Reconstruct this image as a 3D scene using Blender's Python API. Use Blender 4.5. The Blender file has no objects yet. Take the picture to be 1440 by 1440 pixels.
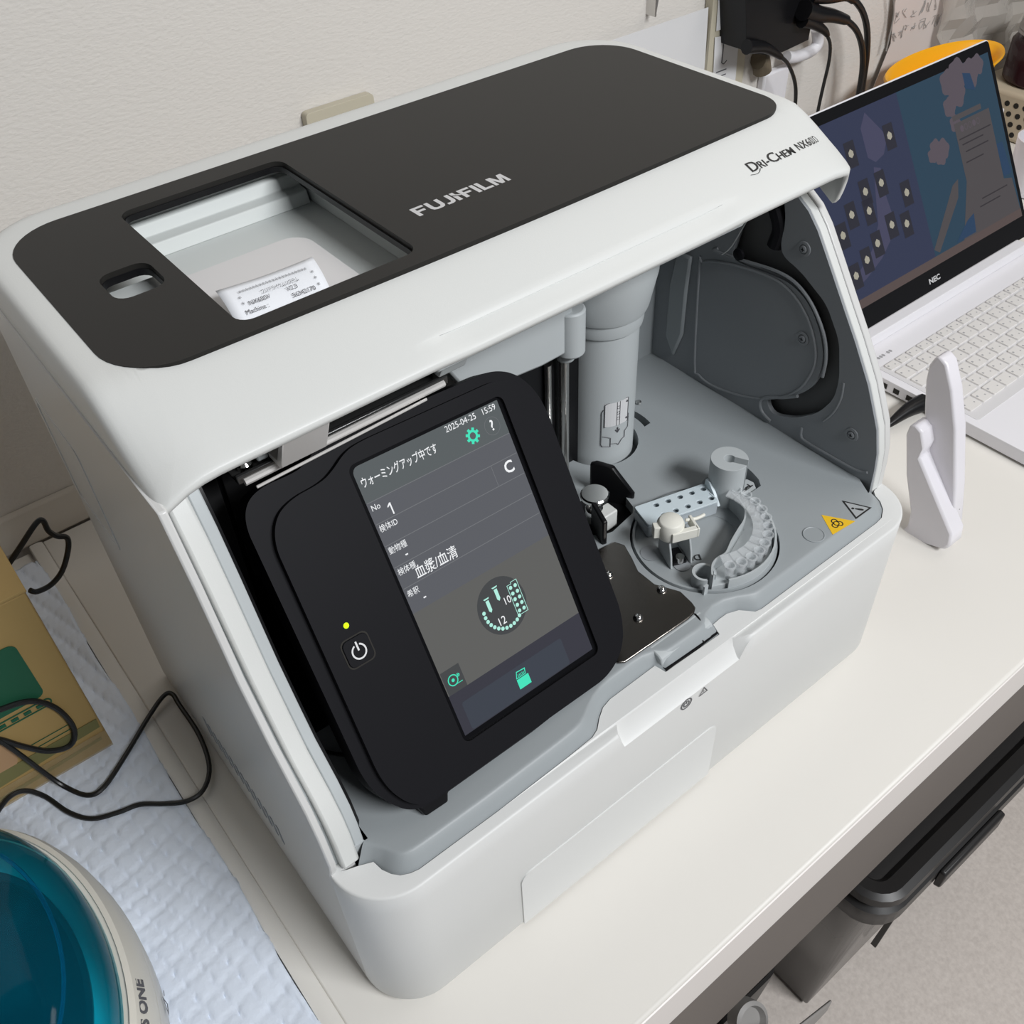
import bpy, bmesh, math, random
from mathutils import Vector, Matrix
from mathutils.geometry import tessellate_polygon
random.seed(7)
S = bpy.context.scene
COL = S.collection

# ---------------------------------------------------------------- camera
cam = bpy.data.cameras.new('camera'); camo = bpy.data.objects.new('camera', cam); COL.objects.link(camo)
RC = Matrix(((0.781376795, -0.622798824, -0.039647567), (-0.454474306, -0.524353083, -0.720074267), (0.427672082, 0.580668123, -0.692763395)))
mw = Matrix(((RC[0][0], -RC[1][0], -RC[2][0]), (RC[0][1], -RC[1][1], -RC[2][1]), (RC[0][2], -RC[1][2], -RC[2][2]))).to_4x4()
mw.translation = (-0.0575994, -0.226876, 0.650757)
camo.matrix_world = mw
cam.sensor_width = 36; cam.sensor_fit = 'HORIZONTAL'; cam.lens = 1360.989 / 1440 * 36
cam.clip_start = 0.02; cam.clip_end = 50
S.camera = camo
# ---------------------------------------------------------------- world, lights, exposure
w = bpy.data.worlds.new('world'); S.world = w; w.use_nodes = True
bg = w.node_tree.nodes['Background']; bg.inputs[0].default_value = (0.90, 0.94, 1.0, 1); bg.inputs[1].default_value = 0.085
def area(name, loc, target, sx, sy, power, col):
    l = bpy.data.lights.new(name, 'AREA'); l.shape = 'RECTANGLE'; l.size = sx; l.size_y = sy; l.energy = power; l.color = col
    o = bpy.data.objects.new(name, l); COL.objects.link(o); o.location = loc
    o.rotation_euler = (Vector(target) - Vector(loc)).to_track_quat('-Z', 'Y').to_euler()
    return o
area('ceiling_lamp', (0.62, -1.55, 1.68), (0.35, 0.1, 0.1), 1.0, 0.4, 51, (0.97, 0.985, 1.0))
area('ceiling_lamp', (1.35, -0.15, 1.68), (0.9, 0.1, 0.0), 0.9, 0.25, 4.5, (1.0, 0.93, 0.86))
S.view_settings.view_transform = 'Standard'; S.view_settings.look = 'None'
S.view_settings.exposure = 0.0; S.view_settings.gamma = 1; S.view_settings.use_curve_mapping = False

# ---------------------------------------------------------------- materials
MATS = {}
def mat(name, col, rough=0.5, metal=0.0, spec=0.5, bump=0, bscale=300, noise=0, nscale=8, emit=None, estr=0, trans=0, ior=1.45, alpha=1, aniso=0, coat=0, col2=None, stretch=None):
    m = bpy.data.materials.new(name); m.use_nodes = True; nt = m.node_tree; b = nt.nodes['Principled BSDF']
    b.inputs['Base Color'].default_value = (*col, 1); b.inputs['Roughness'].default_value = rough
    b.inputs['Metallic'].default_value = metal; b.inputs['Specular IOR Level'].default_value = spec
    b.inputs['Transmission Weight'].default_value = trans; b.inputs['IOR'].default_value = ior; b.inputs['Alpha'].default_value = alpha
    b.inputs['Coat Weight'].default_value = coat; b.inputs['Coat Roughness'].default_value = 0.08
    if emit: b.inputs['Emission Color'].default_value = (*emit, 1); b.inputs['Emission Strength'].default_value = estr
    tc = nt.nodes.new('ShaderNodeTexCoord'); mp = nt.nodes.new('ShaderNodeMapping'); nt.links.new(tc.outputs['Object'], mp.inputs[0])
    if stretch: mp.inputs['Scale'].default_value = stretch
    if True:
        n = nt.nodes.new('ShaderNodeTexNoise'); n.inputs['Scale'].default_value = nscale; n.inputs['Detail'].default_value = 5
        nt.links.new(mp.outputs[0], n.inputs['Vector'])
        mx = nt.nodes.new('ShaderNodeMix'); mx.data_type = 'RGBA'
        a = noise if noise else 0.02
        c2 = col2 if col2 else tuple(min(1, c * (1 + a)) for c in col)
        mx.inputs[6].default_value = (*(tuple(c * (1 - a) for c in col)), 1); mx.inputs[7].default_value = (*c2, 1)
        nt.links.new(n.outputs[0], mx.inputs[0]); nt.links.new(mx.outputs[2], b.inputs['Base Color'])
    if bump:
        n2 = nt.nodes.new('ShaderNodeTexNoise'); n2.inputs['Scale'].default_value = bscale; n2.inputs['Detail'].default_value = 3
        nt.links.new(mp.outputs[0], n2.inputs['Vector'])
        bp_ = nt.nodes.new('ShaderNodeBump'); bp_.inputs['Strength'].default_value = bump; bp_.inputs['Distance'].default_value = 0.001
        nt.links.new(n2.outputs[0], bp_.inputs['Height']); nt.links.new(bp_.outputs[0], b.inputs['Normal'])
    MATS[name] = m
    return m
WHITE = mat('white_plastic', (0.655, 0.665, 0.65), 0.42, bump=0.06, bscale=1500)
HOUS = mat('housing_plastic', (0.70, 0.705, 0.695), 0.45, bump=0.06, bscale=1500)
SIDEW = mat('side_plastic', (0.62, 0.62, 0.61), 0.28, bump=0.03, bscale=1500)
GREY = mat('grey_plastic', (0.315, 0.34, 0.352), 0.45, bump=0.08, bscale=1800)
LGREY = mat('light_grey_plastic', (0.46, 0.49, 0.50), 0.45, bump=0.05, bscale=1500)
DGREY = mat('dark_grey_plastic', (0.27, 0.285, 0.30), 0.5, bump=0.08, bscale=1800)
TOPB = mat('charcoal_panel', (0.019, 0.018, 0.0165), 0.42, spec=0.22, bump=0.04, bscale=2500)
BLACK = mat('black_plastic', (0.006, 0.006, 0.007), 0.35, spec=0.3)
BLKM = mat('black_satin', (0.009, 0.009, 0.011), 0.5, spec=0.10, bump=0.03, bscale=2500)
GLOSSB = mat('black_gloss', (0.004, 0.004, 0.005), 0.12)
METAL = mat('brushed_steel', (0.62, 0.61, 0.59), 0.28, metal=1, bump=0.1, bscale=300, stretch=(1, 12, 1))
BRONZE = mat('dark_steel_plate', (0.20, 0.185, 0.17), 0.27, metal=1, bump=0.08, bscale=300, stretch=(1, 14, 1))
CHROME = mat('chrome', (0.8, 0.79, 0.77), 0.12, metal=1)
PAPER = mat('thermal_paper', (0.80, 0.82, 0.86), 0.6)
INK = mat('grey_print', (0.10, 0.10, 0.11), 0.6)
INKD = mat('black_print', (0.02, 0.02, 0.02), 0.5)
SILVER = mat('silver_print', (0.62, 0.62, 0.63), 0.35, metal=0.2)
IVORY = mat('ivory_rubber', (0.76, 0.75, 0.68), 0.5)
CLEAR = mat('translucent_polypropylene', (0.80, 0.83, 0.85), 0.2, alpha=0.30)
ICE = mat('pale_blue_plate', (0.60, 0.68, 0.72), 0.4)
YEL = mat('yellow_sticker', (0.85, 0.52, 0.02), 0.5)
STKG = mat('grey_sticker', (0.40, 0.42, 0.43), 0.5)
WALL = mat('wallpaper', (0.675, 0.645, 0.605), 0.75, bump=0.55, bscale=190, noise=0.015, nscale=3, stretch=(1, 1, 2.2))
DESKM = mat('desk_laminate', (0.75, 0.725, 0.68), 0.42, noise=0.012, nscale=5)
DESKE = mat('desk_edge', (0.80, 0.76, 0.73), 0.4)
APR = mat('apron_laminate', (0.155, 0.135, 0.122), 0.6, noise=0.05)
FLOORM = mat('floor_sheet', (0.62, 0.55, 0.50), 0.55, noise=0.16, nscale=190, bump=0.1, bscale=120, col2=(0.82, 0.75, 0.69))
TRIMM = mat('trim_paint', (0.62, 0.58, 0.52), 0.5)
PADM = mat('quilted_sheet', (0.74, 0.80, 0.90), 0.7, bump=0.35, bscale=260)
CARD = mat('cardboard', (0.40, 0.27, 0.10), 0.7, noise=0.06, nscale=20)
CARDG = mat('green_print', (0.012, 0.10, 0.05), 0.6)
CARDO = mat('olive_print', (0.17, 0.16, 0.06), 0.7)
TAPE = mat('clear_tape', (0.5, 0.38, 0.2), 0.2, alpha=0.35)
CENT = mat('cream_plastic', (0.66, 0.63, 0.56), 0.38)
CENTG = mat('pale_grey_plastic', (0.55, 0.55, 0.54), 0.4)
BLUEL = bpy.data.materials.new('blue_clear_lid'); BLUEL.use_nodes = True
_n = BLUEL.node_tree; _n.nodes.clear(); _o = _n.nodes.new('ShaderNodeOutputMaterial'); _m = _n.nodes.new('ShaderNodeMixShader'); _t = _n.nodes.new('ShaderNodeBsdfTransparent'); _g = _n.nodes.new('ShaderNodeBsdfGlossy'); _m2 = _n.nodes.new('ShaderNodeMixShader'); _d = _n.nodes.new('ShaderNodeBsdfDiffuse'); _f = _n.nodes.new('ShaderNodeFresnel')
_t.inputs[0].default_value = (0.05, 0.78, 0.98, 1); _d.inputs[0].default_value = (0.0, 0.42, 0.66, 1); _m2.inputs[0].default_value = 0.08; _g.inputs['Roughness'].default_value = 0.06; _f.inputs[0].default_value = 1.25
_n.links.new(_t.outputs[0], _m2.inputs[1]); _n.links.new(_d.outputs[0], _m2.inputs[2]); _n.links.new(_f.outputs[0], _m.inputs[0]); _n.links.new(_m2.outputs[0], _m.inputs[1]); _n.links.new(_g.outputs[0], _m.inputs[2]); _n.links.new(_m.outputs[0], _o.inputs[0])
ROTOR = mat('rotor_black', (0.004, 0.008, 0.012), 0.18)
CABLE = mat('black_cable', (0.012, 0.012, 0.012), 0.35)
LAPW = mat('laptop_white', (0.78, 0.77, 0.80), 0.4)
KEYM = mat('key_white', (0.72, 0.70, 0.68), 0.5)
KEYT = mat('key_print', (0.35, 0.35, 0.36), 0.6)
ROUT = mat('white_gloss_plastic', (0.76, 0.74, 0.78), 0.3)
BEIGEP = mat('beige_plate', (0.50, 0.46, 0.36), 0.4)
ORANGE = mat('orange_plastic', (0.90, 0.42, 0.01), 0.35)
BROWN = mat('amber_plastic', (0.35, 0.17, 0.05), 0.4)
JAM = mat('dark_red_glass', (0.03, 0.008, 0.012), 0.1)
LIDM = mat('jar_lid', (0.45, 0.43, 0.42), 0.3, metal=0.5)
BASK = mat('beige_basket', (0.55, 0.47, 0.35), 0.5)
HOLEM = mat('hole_dark', (0.02, 0.018, 0.015), 0.8)
BINB = mat('bin_black', (0.022, 0.021, 0.021), 0.38)
BING = mat('bin_side', (0.085, 0.08, 0.075), 0.25)
STOOL = mat('stool_grey', (0.32, 0.31, 0.30), 0.5)
NOTE = mat('note_paper', (0.66, 0.60, 0.57), 0.7)
SHEETW = mat('sheet_paper', (0.68, 0.68, 0.69), 0.6)
FILMM = mat('plastic_film', (0.62, 0.58, 0.53), 0.25, alpha=0.45)
def emis(name, col, s=1.0, base=(0.02, 0.02, 0.02), rough=0.12):
    return mat(name, base, rough, emit=col, estr=s)
def srgb(r, g, b):
    f = lambda v: (v / 255 / 12.92) if v <= 10 else ((v / 255 + 0.055) / 1.055) ** 2.4
    return (f(r), f(g), f(b))
SC1 = emis('screen_header', srgb(82, 88, 90)); SC2 = emis('screen_rows', srgb(84, 86, 92)); SC3 = emis('screen_dial_area', srgb(88, 88, 86))
SC4 = emis('screen_footer', srgb(42, 42, 54)); SC5 = emis('screen_button', srgb(48, 54, 66)); SCL = emis('screen_line', srgb(108, 110, 114))
SCD = emis('screen_dial', srgb(58, 60, 62)); SCT = emis('screen_white', srgb(240, 242, 244)); SCG = emis('screen_teal', srgb(60, 225, 185)); SCP = emis('screen_pale_teal', srgb(175, 235, 220))
LED = emis('green_led', (0.55, 0.9, 0.0), 1.6); LEDR = None
LS1 = emis('laptop_navy', srgb(46, 52, 76), base=(.01, .01, .01)); LS2 = emis('laptop_blue', srgb(38, 62, 80), base=(.01, .01, .01)); LS3 = emis('laptop_map', srgb(66, 66, 90), base=(.01, .01, .01))
LS4 = emis('laptop_tile', srgb(40, 40, 50), base=(.01, .01, .01)); LS5 = emis('laptop_bulb', srgb(160, 156, 142), base=(.01, .01, .01)); LS6 = emis('laptop_window', srgb(74, 70, 72), base=(.01, .01, .01))
LS7 = emis('laptop_pink', srgb(84, 76, 84), base=(.01, .01, .01)); LS8 = emis('laptop_bar', srgb(84, 72, 70), base=(.01, .01, .01)); LS9 = emis('laptop_ink', srgb(50, 46, 50), base=(.01, .01, .01)); LSA = emis('laptop_clock', srgb(96, 108, 140), base=(.01, .01, .01)); LSB = emis('laptop_bright_blue', srgb(36, 60, 88), base=(.01, .01, .01))

# ---------------------------------------------------------------- builders
WM = {}
def link(o, parent=None, M=None):
    COL.objects.link(o); M = M or Matrix.Identity(4)
    if parent:
        o.parent = parent; o.matrix_parent_inverse = WM[parent.name].inverted()
    o.matrix_basis = M; WM[o.name] = M.copy()
    return o
def obj(name, bm, m, parent=None, M=None, bevel=0, seg=2, sharp=35, smooth=True, origin=None, solid=0):
    bmesh.ops.recalc_face_normals(bm, faces=bm.faces)
    me = bpy.data.meshes.new(name)
    if origin is not None and M is None:
        bmesh.ops.translate(bm, verts=bm.verts, vec=-Vector(origin)); M = Matrix.Translation(origin)
    elif M is None and len(bm.verts):
        # origin at the piece's own base centre
        xs = [v.co for v in bm.verts]
        mn = Vector([min(c[i] for c in xs) for i in range(3)]); mx = Vector([max(c[i] for c in xs) for i in range(3)])
        c = Vector(((mn[0] + mx[0]) / 2, (mn[1] + mx[1]) / 2, mn[2]))
        bmesh.ops.translate(bm, verts=bm.verts, vec=-c); M = Matrix.Translation(c)
    bm.to_mesh(me); bm.free(); me.materials.append(m)
    if smooth:
        me.polygons.foreach_set('use_smooth', [True] * len(me.polygons)); me.set_sharp_from_angle(angle=math.radians(sharp))
    o = bpy.data.objects.new(name, me); link(o, parent, M)
    if solid:
        s = o.modifiers.new('solid', 'SOLIDIFY'); s.thickness = solid; s.offset = -1
    if bevel:
        b = o.modifiers.new('bevel', 'BEVEL'); b.width = bevel; b.segments = seg; b.limit_method = 'ANGLE'; b.angle_limit = math.radians(40); b.harden_normals = False
    return o
def tag(o, label, cat, group=None):
    o['label'] = label; o['category'] = cat
    if group: o['group'] = group
    return o
def thing(name, label, cat, loc=(0, 0, 0), group=None):
    o = bpy.data.objects.new(name, None); o.empty_display_size = 0.02
    link(o, None, Matrix.Translation(loc)); return tag(o, label, cat, group)
def struct(o): o['kind'] = 'structure'; return o
def nb(): return bmesh.new()
def box(bm, x0, x1, y0, y1, z0, z1, M=None):
    r = bmesh.ops.create_cube(bm, size=1)['verts']
    for v in r:
        v.co = Vector((x0 + (v.co.x + .5) * (x1 - x0), y0 + (v.co.y + .5) * (y1 - y0), z0 + (v.co.z + .5) * (z1 - z0)))
        if M: v.co = M @ v.co
    return bm
def cyl(bm, c, r, h, n=24, r2=None, M=None, caps=True):
    r2 = r if r2 is None else r2
    res = bmesh.ops.create_cone(bm, cap_ends=caps, segments=n, radius1=r, radius2=r2, depth=h)['verts']
    for v in res:
        v.co = v.co + Vector((c[0], c[1], c[2] + h / 2))
        if M: v.co = M @ v.co
    return bm
def lathe(bm, c, prof, n=48, M=None, a0=0, a1=2 * math.pi):
    full = abs(a1 - a0 - 2 * math.pi) < 1e-6
    rings = []
    cnt = n if full else n + 1
    for r, z in prof:
        ring = []
        for i in range(cnt):
            a = a0 + (a1 - a0) * i / n
            p = Vector((c[0] + r * math.cos(a), c[1] + r * math.sin(a), c[2] + z))
            ring.append(bm.verts.new(M @ p if M else p))
        rings.append(ring)
    for A, B in zip(rings, rings[1:]):
        for i in range(n):
            j = (i + 1) % cnt
            bm.faces.new((A[i], A[j], B[j], B[i]))
    if full:
        if prof[0][0] > 1e-5: bm.faces.new(rings[0])
        if prof[-1][0] > 1e-5: bm.faces.new(rings[-1])
    bmesh.ops.remove_doubles(bm, verts=bm.verts, dist=1e-6)
    return bm
def prism(bm, outer, z0, z1, holes=(), M=None, walls=True):
    """polygon (with holes) in local xy raised from z0 to z1"""
    loops = [list(outer)] + [list(h) for h in holes]
    flat = [p for l in loops for p in l]
    tri = tessellate_polygon([[Vector((p[0], p[1], 0)) for p in l] for l in loops])
    f = (lambda p: M @ p) if M else (lambda p: p)
    b = [bm.verts.new(f(Vector((p[0], p[1], z0)))) for p in flat]; t = [bm.verts.new(f(Vector((p[0], p[1], z1)))) for p in flat]
    for a in tri:
        try: bm.faces.new([t[i] for i in a]); bm.faces.new([b[i] for i in a][::-1])
        except ValueError: pass
    k = 0
    for l in loops:
        n = len(l)
        for i in range(n):
            j = (i + 1) % n
            bm.faces.new((b[k + i], b[k + j], t[k + j], t[k + i]))
        k += n
    return bm
def flat(bm, pts, M=None, z=0):
    f = (lambda p: M @ p) if M else (lambda p: p)
    tri = tessellate_polygon([[Vector((p[0], p[1], 0)) for p in pts]])
    vs = [bm.verts.new(f(Vector((p[0], p[1], z)))) for p in pts]
    for a in tri: bm.faces.new([vs[i] for i in a])
    return bm
def rrect(x0, x1, y0, y1, r, n=6):
    rs = r if isinstance(r, (tuple, list)) else (r,) * 4   # corners: x0y0, x1y0, x1y1, x0y1
    out = []
    for (cx, cy, a, q) in ((x0, y0, 180, rs[0]), (x1, y0, 270, rs[1]), (x1, y1, 0, rs[2]), (x0, y1, 90, rs[3])):
        ox = cx + (q if cx == x0 else -q); oy = cy + (q if cy == y0 else -q)
        for i in range(n + 1):
            t = math.radians(a + 90 * i / n); out.append((ox + q * math.cos(t), oy + q * math.sin(t)))
    return out
def soften(P, cut, it=3):
    for _ in range(it):
        out = []; n = len(P)
        for i in range(n):
            a, b = Vector(P[i][:2]), Vector(P[(i + 1) % n][:2]); L = (b - a).length; d = min(cut, L * 0.25)
            if L < 1e-9: continue
            u = (b - a) / L; out += [tuple(a + u * d), tuple(b - u * d)]
        P = out; cut *= 0.45
    return P
def circ(cx, cy, r, n=32, a0=0, a1=360):
    return [(cx + r * math.cos(math.radians(a0 + (a1 - a0) * i / n)), cy + r * math.sin(math.radians(a0 + (a1 - a0) * i / n))) for i in range(n if a1 - a0 == 360 else n + 1)]
def smooth_path(pts, n=6, closed=False):
    P = [Vector(p) for p in pts]; out = []
    m = len(P)
    rng = range(m if closed else m - 1)
    for i in rng:
        if closed: p0, p1, p2, p3 = P[i - 1], P[i], P[(i + 1) % m], P[(i + 2) % m]
        else: p0, p1, p2, p3 = P[max(i - 1, 0)], P[i], P[i + 1], P[min(i + 2, m - 1)]
        for k in range(n):
            t = k / n
            out.append(0.5 * ((2 * p1) + (p2 - p0) * t + (2 * p0 - 5 * p1 + 4 * p2 - p3) * t * t + (3 * p1 - p0 - 3 * p2 + p3) * t ** 3))
    if not closed: out.append(P[-1])
    return out
def tube(bm, pts, r, n=10, sm=6, closed=False):
    P = smooth_path(pts, sm, closed) if sm else [Vector(p) for p in pts]
    rings = []; up = Vector((0, 0, 1)); prev = None
    for i, p in enumerate(P):
        d = (P[min(i + 1, len(P) - 1)] - P[max(i - 1, 0)])
        if d.length < 1e-9: d = Vector((1, 0, 0))
        d.normalize()
        if prev is None:
            s = d.cross(up)
            if s.length < 1e-3: s = d.cross(Vector((1, 0, 0)))
            s.normalize()
        else:
            s = prev - d * prev.dot(d); s.normalize()
        prev = s; u = s.cross(d)
        rr = r(i / (len(P) - 1)) if callable(r) else r
        rings.append([bm.verts.new(p + (s * math.cos(2 * math.pi * k / n) + u * math.sin(2 * math.pi * k / n)) * rr) for k in range(n)])
    for A, B in zip(rings, rings[1:]):
        for k in range(n): bm.faces.new((A[k], A[(k + 1) % n], B[(k + 1) % n], B[k]))
    if closed:
        A, B = rings[-1], rings[0]
        for k in range(n): bm.faces.new((A[k], A[(k + 1) % n], B[(k + 1) % n], B[k]))
    else: bm.faces.new(rings[0]); bm.faces.new(rings[-1][::-1])
    return bm
def frame(o, X, Y):
    X = Vector(X).normalized(); Y = Vector(Y); Y = (Y - X * Y.dot(X)).normalized(); Z = X.cross(Y)
    M = Matrix(((X.x, Y.x, Z.x, o[0]), (X.y, Y.y, Z.y, o[1]), (X.z, Y.z, Z.z, o[2]), (0, 0, 0, 1)))
    return M
def text(bm, s, size, M, align='LEFT', bold=0.0, depth=0.0, xs=1.0, shear=0.0):
    cu = bpy.data.curves.new('t', 'FONT'); cu.body = s; cu.size = size; cu.align_x = align; cu.align_y = 'CENTER'; cu.offset = bold; cu.extrude = depth; cu.resolution_u = 3; cu.shear = shear
    o = bpy.data.objects.new('t', cu); COL.objects.link(o); dg = bpy.context.evaluated_depsgraph_get()
    me = bpy.data.meshes.new_from_object(o.evaluated_get(dg))
    COL.objects.unlink(o); bpy.data.objects.remove(o); bpy.data.curves.remove(cu)
    n0 = len(bm.verts); bm.from_mesh(me); bm.verts.ensure_lookup_table()
    for v in bm.verts[n0:]: v.co = M @ Vector((v.co.x * xs, v.co.y, v.co.z))
    bpy.data.meshes.remove(me)
    return bm
T = Matrix.Translation
YZ = lambda x: Matrix(((0, 0, 1, x), (1, 0, 0, 0), (0, 1, 0, 0), (0, 0, 0, 1)))       # local (a,b,c) -> world (x+c, a, b)
XZ = lambda y: Matrix(((1, 0, 0, 0), (0, 0, 1, y), (0, 1, 0, 0), (0, 0, 0, 1)))       # local (a,b,c) -> world (a, y+c, b)

# ================================================================ the setting
bm = nb(); box(bm, -2.2, 3.4, 0.60, 0.66, -0.70, 1.75); wall = struct(obj('wall_back', bm, WALL))
bm = nb(); box(bm, -2.2, 3.4, -2.6, 0.66, -0.76, -0.70); struct(obj('floor', bm, FLOORM))
bm = nb(); prism(bm, [(0.600, 0.0), (0.585, 0.0), (0.585, 0.012), (0.590, 0.020), (0.594, 0.034), (0.600, 0.036)], -2.0, 3.2, M=YZ(0)); struct(obj('trim_1', bm, TRIMM, bevel=0.002))

# ---- desk
desk = thing('desk', 'white laminate work desk with a pale front edge under the analyzer and laptop', 'desk', (1.0, 0.25, -0.7))
bm = nb(); prism(bm, [(-0.094, -0.0022), (-0.0918, 0.0), (0.584, 0.0), (0.584, -0.055), (-0.094, -0.055)], -0.0255, 2.3, M=YZ(0)); obj('desktop', bm, DESKM, desk, bevel=0.0015)
bm = nb(); prism(bm, [(-0.0946, -0.0024), (-0.0936, -0.0018), (-0.0936, -0.056), (-0.0946, -0.056)], -0.0255, 2.3, M=YZ(0)); obj('edge_band', bm, DESKE, desk)
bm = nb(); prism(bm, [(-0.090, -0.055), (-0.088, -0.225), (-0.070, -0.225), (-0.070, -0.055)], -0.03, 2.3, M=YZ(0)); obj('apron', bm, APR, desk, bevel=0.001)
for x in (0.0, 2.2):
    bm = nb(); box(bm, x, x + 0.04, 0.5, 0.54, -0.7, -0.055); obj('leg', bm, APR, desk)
st = thing('side_table', 'low table standing left of the desk under the pale blue quilted sheet', 'table', (-0.6, 0.2, -0.7))
bm = nb(); box(bm, -1.2, -0.040, -0.35, 0.584, -0.035, -0.005); obj('tabletop', bm, DESKM, st, bevel=0.002)
for x in (-1.15, -0.12):
    for y in (-0.3, 0.5):
        bm = nb(); box(bm, x, x + 0.03, y, y + 0.03, -0.7, -0.035); obj('leg', bm, APR, st)
# rounded raised border strip between both tables
bm = nb()
prism(bm, [(-0.0385, -0.05), (-0.0385, -0.002), (-0.0375, 0.0012), (-0.0350, 0.0018), (-0.0290, 0.0016), (-0.0270, 0.0006), (-0.0255, -0.0002), (-0.0255, -0.05)], -0.12, 0.584, M=XZ(0)); obj('border_strip', bm, DESKM, desk)

# ================================================================ the analyzer
an = thing('blood_analyzer', 'large white desktop blood analyzer with open front, black touch panel and charcoal top', 'analyzer', (0.2425, 0.18, 0))
W = 0.485
def lid_outline(ins, n=10, nx=56, ny=20, fr=None):
    x0, x1, y0, y1 = 0.001 + ins, 0.4810 - ins, 0.107 + (ins if fr is None else fr), 0.362 - ins
    rf = max(0.006 - ins * 0.1, 0.003); rb = max(0.048 - ins * 0.85, 0.004)
    out = []
    cs = ((x0, y0, 180, rf), (x1, y0, 270, max(0.020 - ins * 0.6, 0.004)), (x1, y1, 0, rb), (x0, y1, 90, rb))
    for k, (cx, cy, a, q) in enumerate(cs):
        ox = cx + (q if cx == x0 else -q); oy = cy + (q if cy == y0 else -q)
        for i in range(n + 1):
            t = math.radians(a + 90 * i / n); out.append((ox + q * math.cos(t), oy + q * math.sin(t)))
        nxt = cs[(k + 1) % 4]; q2 = nxt[3]
        ex = nxt[0] + (q2 if nxt[0] == x0 else -q2); ey = nxt[1] + (q2 if nxt[1] == y0 else -q2)
        t2 = math.radians(nxt[2]); E2 = (ex + q2 * math.cos(t2), ey + q2 * math.sin(t2)); S2 = out[-1]
        m = nx if k % 2 == 0 else ny
        for i in range(1, m): out.append((S2[0] + (E2[0] - S2[0]) * i / m, S2[1] + (E2[1] - S2[1]) * i / m))
    return out
def sst(a, b, x):
    t = min(1, max(0, (x - a) / (b - a))); return t * t * (3 - 2 * t)
def lid_z(x, y):
    d = max(0, 0.168 - y)
    z = 0.400 - 0.0215 * (d / 0.061) ** 1.25 if d > 0 else 0.400
    e = max(0.0, 1 - min(x - 0.001, 0.4810 - x) / 0.034)
    return z - 0.0095 * e ** 2.4 * sst(0.175, 0.112, y)
def grip(x, y):   # shallow finger grip along the middle of the front edge
    return sst(0.145, 0.175, x) * (1 - sst(0.345, 0.375, x)) * (1 - sst(0.118, 0.1215, y))
def side_drop(y): return sst(0.107, 0.122, y)
bm = nb(); rings = []
levels = [(0.0, 1.0, 0.030), (0.0, .55, 0.0), (0.0, .25, 0), (0.0006, 0.12, 0), (0.002, 0.045, 0), (0.0045, 0.012, 0), (0.008, 0.002, 0), (0.012, 0, 0)]
for ins, frac, _ in levels:
    r = []
    for (x, y) in lid_outline(ins):
        sd = side_drop(y); drop = (0.032 * sd + 0.0045 * (1 - sd)) * frac
        # the front edge sags at both end corners
        z = lid_z(x, y) - drop
        g = grip(x, y); r.append(bm.verts.new((x, y + 0.0015 * g, z - 0.0022 * g)))
    rings.append(r)
for ins, fr in ((0.0125, 0.0125), (0.0135, 0.0135), (0.0145, 0.0145), (0.016, 0.0175), (0.018, 0.022), (0.0195, 0.028), (0.021, 0.034), (0.022, 0.040), (0.023, 0.046), (0.024, 0.052), (0.025, 0.0580), (0.0255, 0.0605)):
    rings.append([bm.verts.new((x, y, lid_z(x, y) - 0.0022 * grip(x, y))) for (x, y) in lid_outline(ins, fr=fr)])
for A, B in zip(rings, rings[1:]):
    n = len(A)
    for i in range(n): bm.faces.new((A[i], A[(i + 1) % n], B[(i + 1) % n], B[i]))
lid = obj('lid', bm, WHITE, an, sharp=50, solid=0.003)
# charcoal top panel with two openings
win = rrect(0.0795, 0.1835, 0.1695, 0.3215, 0.008, 5)
fing = rrect(0.0425, 0.0700, 0.2290, 0.2600, 0.008, 5)
def top_outline(ins=0.0):
    x0, x1, y0, y1 = 0.0165 + ins, 0.4690 - ins, 0.1600 + ins, 0.3390 - ins
    P = rrect(x0, x1, y0, y1, (0.033, 0.024, 0.034, 0.034), 10)
    out = []
    for i, p in enumerate(P):
        q = P[(i + 1) % len(P)]; out.append(p)
        if abs(p[1] - y0) < 1e-6 and abs(q[1] - y0) < 1e-6 and q[0] - p[0] > 0.1:
            for k in range(1, 24):
                t = k / 24; out.append((p[0] + (q[0] - p[0]) * t, y0 - 0.0022 * math.sin(math.pi * t)))
    return out
bm = nb(); prism(bm, top_outline(), 0.3972, 0.4005, [win, fing]); top = obj('top_panel', bm, TOPB, an, bevel=0.0007)
MLg = frame((0.2050, 0.2000, 0.40055), (1, 0.012, 0), (0, 1, 0)) @ Matrix.Diagonal((0.0098, 0.0106, 1, 1))
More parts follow.
